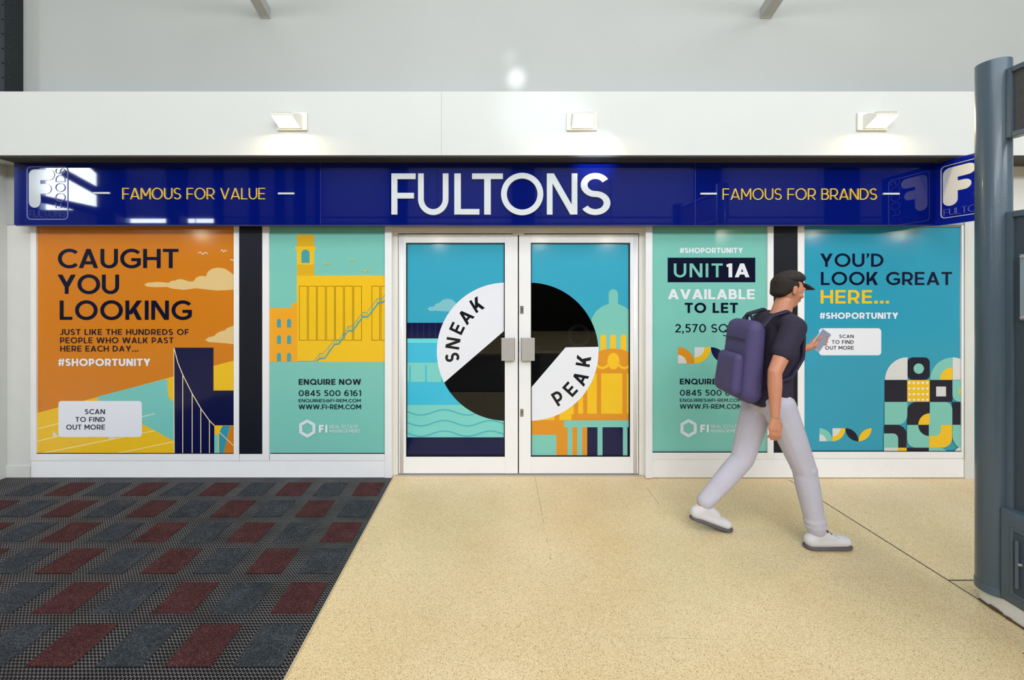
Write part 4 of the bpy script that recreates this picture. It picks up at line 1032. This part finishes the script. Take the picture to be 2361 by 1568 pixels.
# trunk and neck
chain(bm, [((0, 0, .92), (.105, .155, .10)), ((.01, 0, 1.06), (.098, .140, .08)), ((.045, 0, 1.24), (.108, .155, .09)), ((.055, 0, 1.37), (.095, .150, .07)), ((.065, 0, 1.44), (.07, .09, .04))])
chain(bm, [((.072, 0, 1.44), (.062, .062, .05)), ((.105, 0, 1.545), .054)])
for s_, sh in ((-1, RS), (1, LS)): hull(bm, [((.06, s_ * .08, 1.405), .07), (sh, .058)])
# skull, jaw, nose, brow, lips, ears
hull(bm, [(H(-.020, 0, .030), (.086, .074, .082)), (H(.010, 0, .015), (.080, .070, .085))])
hull(bm, [(H(.030, 0, -.010), (.055, .060, .06)), (H(.050, 0, -.082), (.030, .030, .026))])
hull(bm, [(H(-.01, 0, -.03), (.05, .058, .04)), (H(.035, 0, -.075), (.03, .036, .02))])
hull(bm, [(H(.084, 0, .018), (.009, .009, .010)), (H(.101, 0, -.020), (.011, .011, .009))])
for s_ in (-1, 1):
    hull(bm, [(H(.094, s_ * .012, -.022), (.010, .009, .008)), (H(.088, s_ * .006, -.018), .009)])
    hull(bm, [(H(.080, s_ * .016, .030), (.012, .014, .007)), (H(.066, s_ * .046, .026), (.012, .012, .007))])
    hull(bm, [(H(.060, s_ * .042, -.022), (.020, .018, .016)), (H(.062, s_ * .030, -.03), .018)])
    hull(bm, [(H(-.008, s_ * .074, .012), (.018, .008, .018)), (H(-.002, s_ * .072, -.022), (.012, .007, .012))])
hull(bm, [(H(.080, -.018, -.046), (.008, .006, .0045)), (H(.085, 0, -.045), (.008, .008, .005)), (H(.080, .018, -.046), (.008, .006, .0045))])
hull(bm, [(H(.077, -.014, -.057), (.008, .006, .0055)), (H(.082, 0, -.057), (.008, .008, .006)), (H(.077, .014, -.057), (.008, .006, .0055))])
# arms
chain(bm, [(RS, .050), (tuple((Vector(RS) + Vector(RE)) / 2), .046), (RE, .038), (tuple(Vector(RE).lerp(Vector(RW), .3)), .040), (RW, (.026, .022, .026))])
chain(bm, [(LS, .050), (tuple((Vector(LS) + Vector(LE)) / 2), .046), (LE, .038), (tuple(Vector(LE).lerp(Vector(LW), .3)), .040), (LW, (.024, .026, .024))])
# legs
chain(bm, [(RH, .086), (tuple(Vector(RH).lerp(Vector(RK), .5)), .074), (RK, .052), (tuple(Vector(RK).lerp(Vector(RA), .3)), .054), (RA, .036), ((.25, -.10, .06), .026), ((.35, -.10, .05), (.03, .028, .014))])
chain(bm, [(LH, .086), (tuple(Vector(LH).lerp(Vector(LK), .5)), .074), (LK, .052), (tuple(Vector(LK).lerp(Vector(LA), .3)), .054), (LA, .036), ((-.37, .09, .10), .024), ((-.27, .09, .05), (.026, .028, .012))])
# right hand hanging relaxed, palm towards the thigh
w0 = Vector(RW)
hull(bm, [(tuple(w0 + Vector((0, 0, -.015))), (.022, .016, .02)), (tuple(w0 + Vector((.026, .0, -.085))), (.014, .013, .012)), (tuple(w0 + Vector((-.028, .0, -.080))), (.013, .013, .012))])
for i, (fx, ln) in enumerate(((.028, .070), (.010, .078), (-.009, .073), (-.027, .058))):
    b0 = w0 + Vector((fx, 0, -.088)); b1 = b0 + Vector((.004, .004, -ln * .42)); b2 = b1 + Vector((.002, .012, -ln * .30)); b3 = b2 + Vector((.0, .015, -ln * .18))
    chain(bm, [(tuple(b0), .0098), (tuple(b1), .0092), (tuple(b2), .0085), (tuple(b3), .0075)])
b0 = w0 + Vector((.022, .004, -.030)); b1 = b0 + Vector((.022, .012, -.030)); b2 = b1 + Vector((.006, .010, -.028)); b3 = b2 + Vector((0, .006, -.018))
chain(bm, [(tuple(b0), .012), (tuple(b1), .0105), (tuple(b2), .0095), (tuple(b3), .008)])
# left hand holding a phone in front of the chest
w1 = Vector(LW); dirf = (Vector(LW) - Vector(LE)).normalized(); PH = w1 + Vector((.095, -.010, .050))
hull(bm, [(tuple(w1 + dirf * .01), (.020, .022, .018)), (tuple(PH + Vector((-.030, .022, -.040))), (.014, .012, .014)), (tuple(PH + Vector((-.030, .026, .010))), (.013, .010, .012))])
for i, (dz, ln) in enumerate(((.022, 1.0), (.002, 1.05), (-.018, 1.0), (-.037, .85))):
    b0 = PH + Vector((-.024, .026, dz)); b1 = b0 + Vector((.026 * ln, .004, .004)); b2 = b1 + Vector((.022 * ln, -.010, .002)); b3 = b2 + Vector((.004, -.020, .002))
    chain(bm, [(tuple(b0), .0095), (tuple(b1), .009), (tuple(b2), .0085), (tuple(b3), .0075)])
b0 = w1 + dirf * .035 + Vector((0, -.012, 0)); b1 = PH + Vector((-.046, -.004, -.010)); b2 = PH + Vector((-.036, -.014, .014)); b3 = PH + Vector((-.022, -.018, .028))
chain(bm, [(tuple(b0), .012), (tuple(b1), .0105), (tuple(b2), .009), (tuple(b3), .008)])
body = melt('body', bm, SKIN, man, .0052, 3)
body['label'] = 'tanned skin'
for s_ in (-1, 1):
    bm = bmesh.new(); bmesh.ops.create_uvsphere(bm, u_segments=16, v_segments=10, radius=.0115, matrix=Matrix.Translation(H(.0735, s_ * .030, .012)))
    obj('eye', bm, EYEW, man, smooth=True)
    e = man.children[-1]
    bm = bmesh.new(); bmesh.ops.create_uvsphere(bm, u_segments=12, v_segments=8, radius=.0055, matrix=Matrix.Translation(H(.0825, s_ * .030, .009)))
    obj('iris', bm, EYED, e, smooth=True)
    bm = bmesh.new(); hull(bm, [(H(.088, s_ * .018, .034), (.004, .006, .003)), (H(.074, s_ * .044, .034), (.004, .007, .003))]); obj('eyebrow', bm, HAIR, man, smooth=True)
bm = bmesh.new(); hull(bm, [(H(.086, -.015, -.0515), (.003, .006, .003)), (H(.091, 0, -.051), (.003, .008, .003)), (H(.086, .015, -.0515), (.004, .006, .003))]); obj('lips', bm, LIP, man, smooth=True)
# hair below the cap, then the cap with its peak
bm = bmesh.new()
hull(bm, [(H(-.036, 0, .028), (.076, .082, .074)), (H(-.052, 0, -.034), (.048, .066, .032))]); hull(bm, [(H(-.01, -.066, .03), (.03, .014, .03)), (H(-.03, -.062, .0), (.02, .014, .02))]); hull(bm, [(H(-.01, .066, .03), (.03, .014, .03)), (H(-.03, .062, .0), (.02, .014, .02))])
melt('hair', bm, HAIR, man, .006, 2)
bm = bmesh.new()
hull(bm, [(H(-.012, 0, .074), (.096, .084, .038)), (H(-.008, 0, .088), (.080, .070, .042))])
hull(bm, [(H(.060, -.045, .055), (.02, .02, .006)), (H(.060, .045, .055), (.02, .02, .006)), (H(.128, -.030, .040), (.02, .02, .005)), (H(.128, .030, .040), (.02, .02, .005))])
cp = melt('cap', bm, CAPM, man, .006, 2)
bm = bmesh.new(); bmesh.ops.create_uvsphere(bm, u_segments=12, v_segments=8, radius=.007, matrix=Matrix.Translation(H(-.012, 0, .130))); obj('cap_button', bm, CAPM, cp, smooth=True)
# clothes
bm = bmesh.new()
chain(bm, [((-.005, 0, .895), (.128, .176, .035)), ((.005, 0, .98), (.118, .168, .08)), ((.015, 0, 1.08), (.112, .158, .08)), ((.045, 0, 1.24), (.122, .170, .09)), ((.055, 0, 1.37), (.107, .166, .068)), ((.068, 0, 1.445), (.080, .100, .034))])
for s_, sh, el in ((-1, RS, RE), (1, LS, LE)):
    hull(bm, [((.06, s_ * .08, 1.405), .082), (sh, .070)])
    chain(bm, [(sh, .070), (tuple(Vector(sh).lerp(Vector(el), .55)), .064)])
melt('tee_shirt', bm, TEE, man, .009, 4)
bm = bmesh.new()
for hp, kn, an in ((RH, RK, RA), (LH, LK, LA)):
    chain(bm, [(hp, .100), (tuple(Vector(hp).lerp(Vector(kn), .5)), .086), (kn, .069), (tuple(Vector(kn).lerp(Vector(an), .35)), .067), (tuple(Vector(kn).lerp(Vector(an), .70)), .059), (tuple(Vector(kn).lerp(Vector(an), .93)), .056)])
    for f_, r_ in ((.40, .071), (.47, .068), (.80, .061), (.88, .060)):
        q_ = Vector(kn).lerp(Vector(an), f_) if f_ > .6 else Vector(kn).lerp(Vector(hp), f_ - .38)
        hull(bm, [(tuple(q_ + Vector((.004, 0, .004))), (r_ + .003, r_ + .003, .014)), (tuple(q_ + Vector((-.006, 0, -.012))), (r_, r_, .008))])
hull(bm, [((0, 0, .92), (.102, .150, .05)), ((0, 0, .87), (.104, .148, .06))])
melt('trousers', bm, TROU, man, .009, 4)
for nm, an, toe, heel in (('shoe', (.245, -.10), (.405, -.10, .045), (.205, -.10, .050)), ('shoe', (-.37, .09), (-.235, .09, .042), (-.425, .09, .120))):
    bm = bmesh.new()
    hull(bm, [(heel, (.045, .040, .044)), (toe, (.045, .044, .030))]); a_ = (an[0], an[1], heel[2] + .05); hull(bm, [(heel, (.04, .04, .04)), (a_, (.046, .042, .02)), (((toe[0] + an[0]) / 2, toe[1], (toe[2] + heel[2]) / 2 + .018), (.04, .038, .03))])
    sh_ = melt(nm, bm, SHOE, man, .007, 2)
    bm = bmesh.new()
    mid = ((toe[0] * 1.6 + heel[0]) / 2.6, toe[1], (toe[2] * 1.0 + heel[2] * .62) / 1.62 - .036)
    hull(bm, [((heel[0], heel[1], heel[2] - .038), (.050, .044, .012)), ((toe[0], toe[1], max(.013, toe[2] - .030)), (.052, .048, .013))])
    obj('sole', bm, SOLE, sh_, smooth=True)
    for k in range(4):
        u = .35 + .11 * k; x = heel[0] + (toe[0] - heel[0]) * u + .02; z = heel[2] + (toe[2] - heel[2]) * u + .062 - .012 * k
        bm = bmesh.new(); cyl(bm, (x, toe[1] - .022, z), (x, toe[1] + .022, z), .0035, n=8); obj('lace', bm, PACKD, sh_)
# backpack worn on the back: a thing of its own
bp_ = thing('backpack', 'violet backpack worn by the walking person', 'bag', (PO.x - .2, PO.y, .90))
def BL(o): o.location = o.location + PO - Vector(bp_.location); return o
bm = bmesh.new(); hull(bm, [((-.185, -.11, .98), (.07, .05, .07)), ((-.185, .11, .98), (.07, .05, .07)), ((-.150, -.10, 1.36), (.06, .05, .07)), ((-.150, .10, 1.36), (.06, .05, .07))]); BL(melt('pack_body', bm, PACK, bp_, .010, 3))
bm = bmesh.new(); hull(bm, [((-.265, -.09, 1.00), (.04, .03, .05)), ((-.265, .09, 1.00), (.04, .03, .05)), ((-.245, -.085, 1.18), (.035, .03, .04)), ((-.245, .085, 1.18), (.035, .03, .04))]); BL(melt('front_pocket', bm, PACK, bp_, .008, 3))
for s_ in (-1, 1):
    bm = bmesh.new(); y = s_ * .115
    pts = [(-.125, y, 1.38), (-.06, y, 1.458), (.04, y, 1.488), (.11, y, 1.44), (.142, y, 1.33), (.122, y * 1.15, 1.20), (.03, y * 1.42, 1.09), (-.10, y * 1.3, 1.03)]
    chain(bm, [(q_, (.012, .024, .012)) for q_ in pts]); BL(melt('shoulder_strap', bm, PACKD, bp_, .007, 2))
bm = bmesh.new(); chain(bm, [((-.12, -.03, 1.43), .008), ((-.13, -.02, 1.46), .008), ((-.13, .02, 1.46), .008), ((-.12, .03, 1.43), .008)]); BL(obj('carry_loop', bm, PACKD, bp_, smooth=True))
bm = bmesh.new(); chain(bm, [((-.226, -.12, 1.31), .004), ((-.228, .12, 1.31), .004)]); BL(obj('zip', bm, PACKD, bp_, smooth=True))
# phone
ph = thing('phone', 'pale slim phone held out by the walking person', 'phone', tuple(PO + PH + Vector((-.012, .006, 0))))
bm = bmesh.new(); box(bm, -.037, .037, -.004, .004, -.075, .075); b_ = obj('phone_body', bm, mat('phone_shell', (214, 214, 222), .3), ph, bevel=.003)
bm = bmesh.new(); box(bm, -.034, .034, -.0046, -.0038, -.070, .070); obj('phone_screen', bm, mat('phone_screen', (30, 34, 44), .05, emit=(190, 205, 230), estr=.35), ph)
ph.rotation_euler = Euler((math.radians(20), math.radians(62), math.radians(-80)), 'XYZ')
ph.rotation_euler = Euler((0, math.radians(35), 0), 'XYZ')
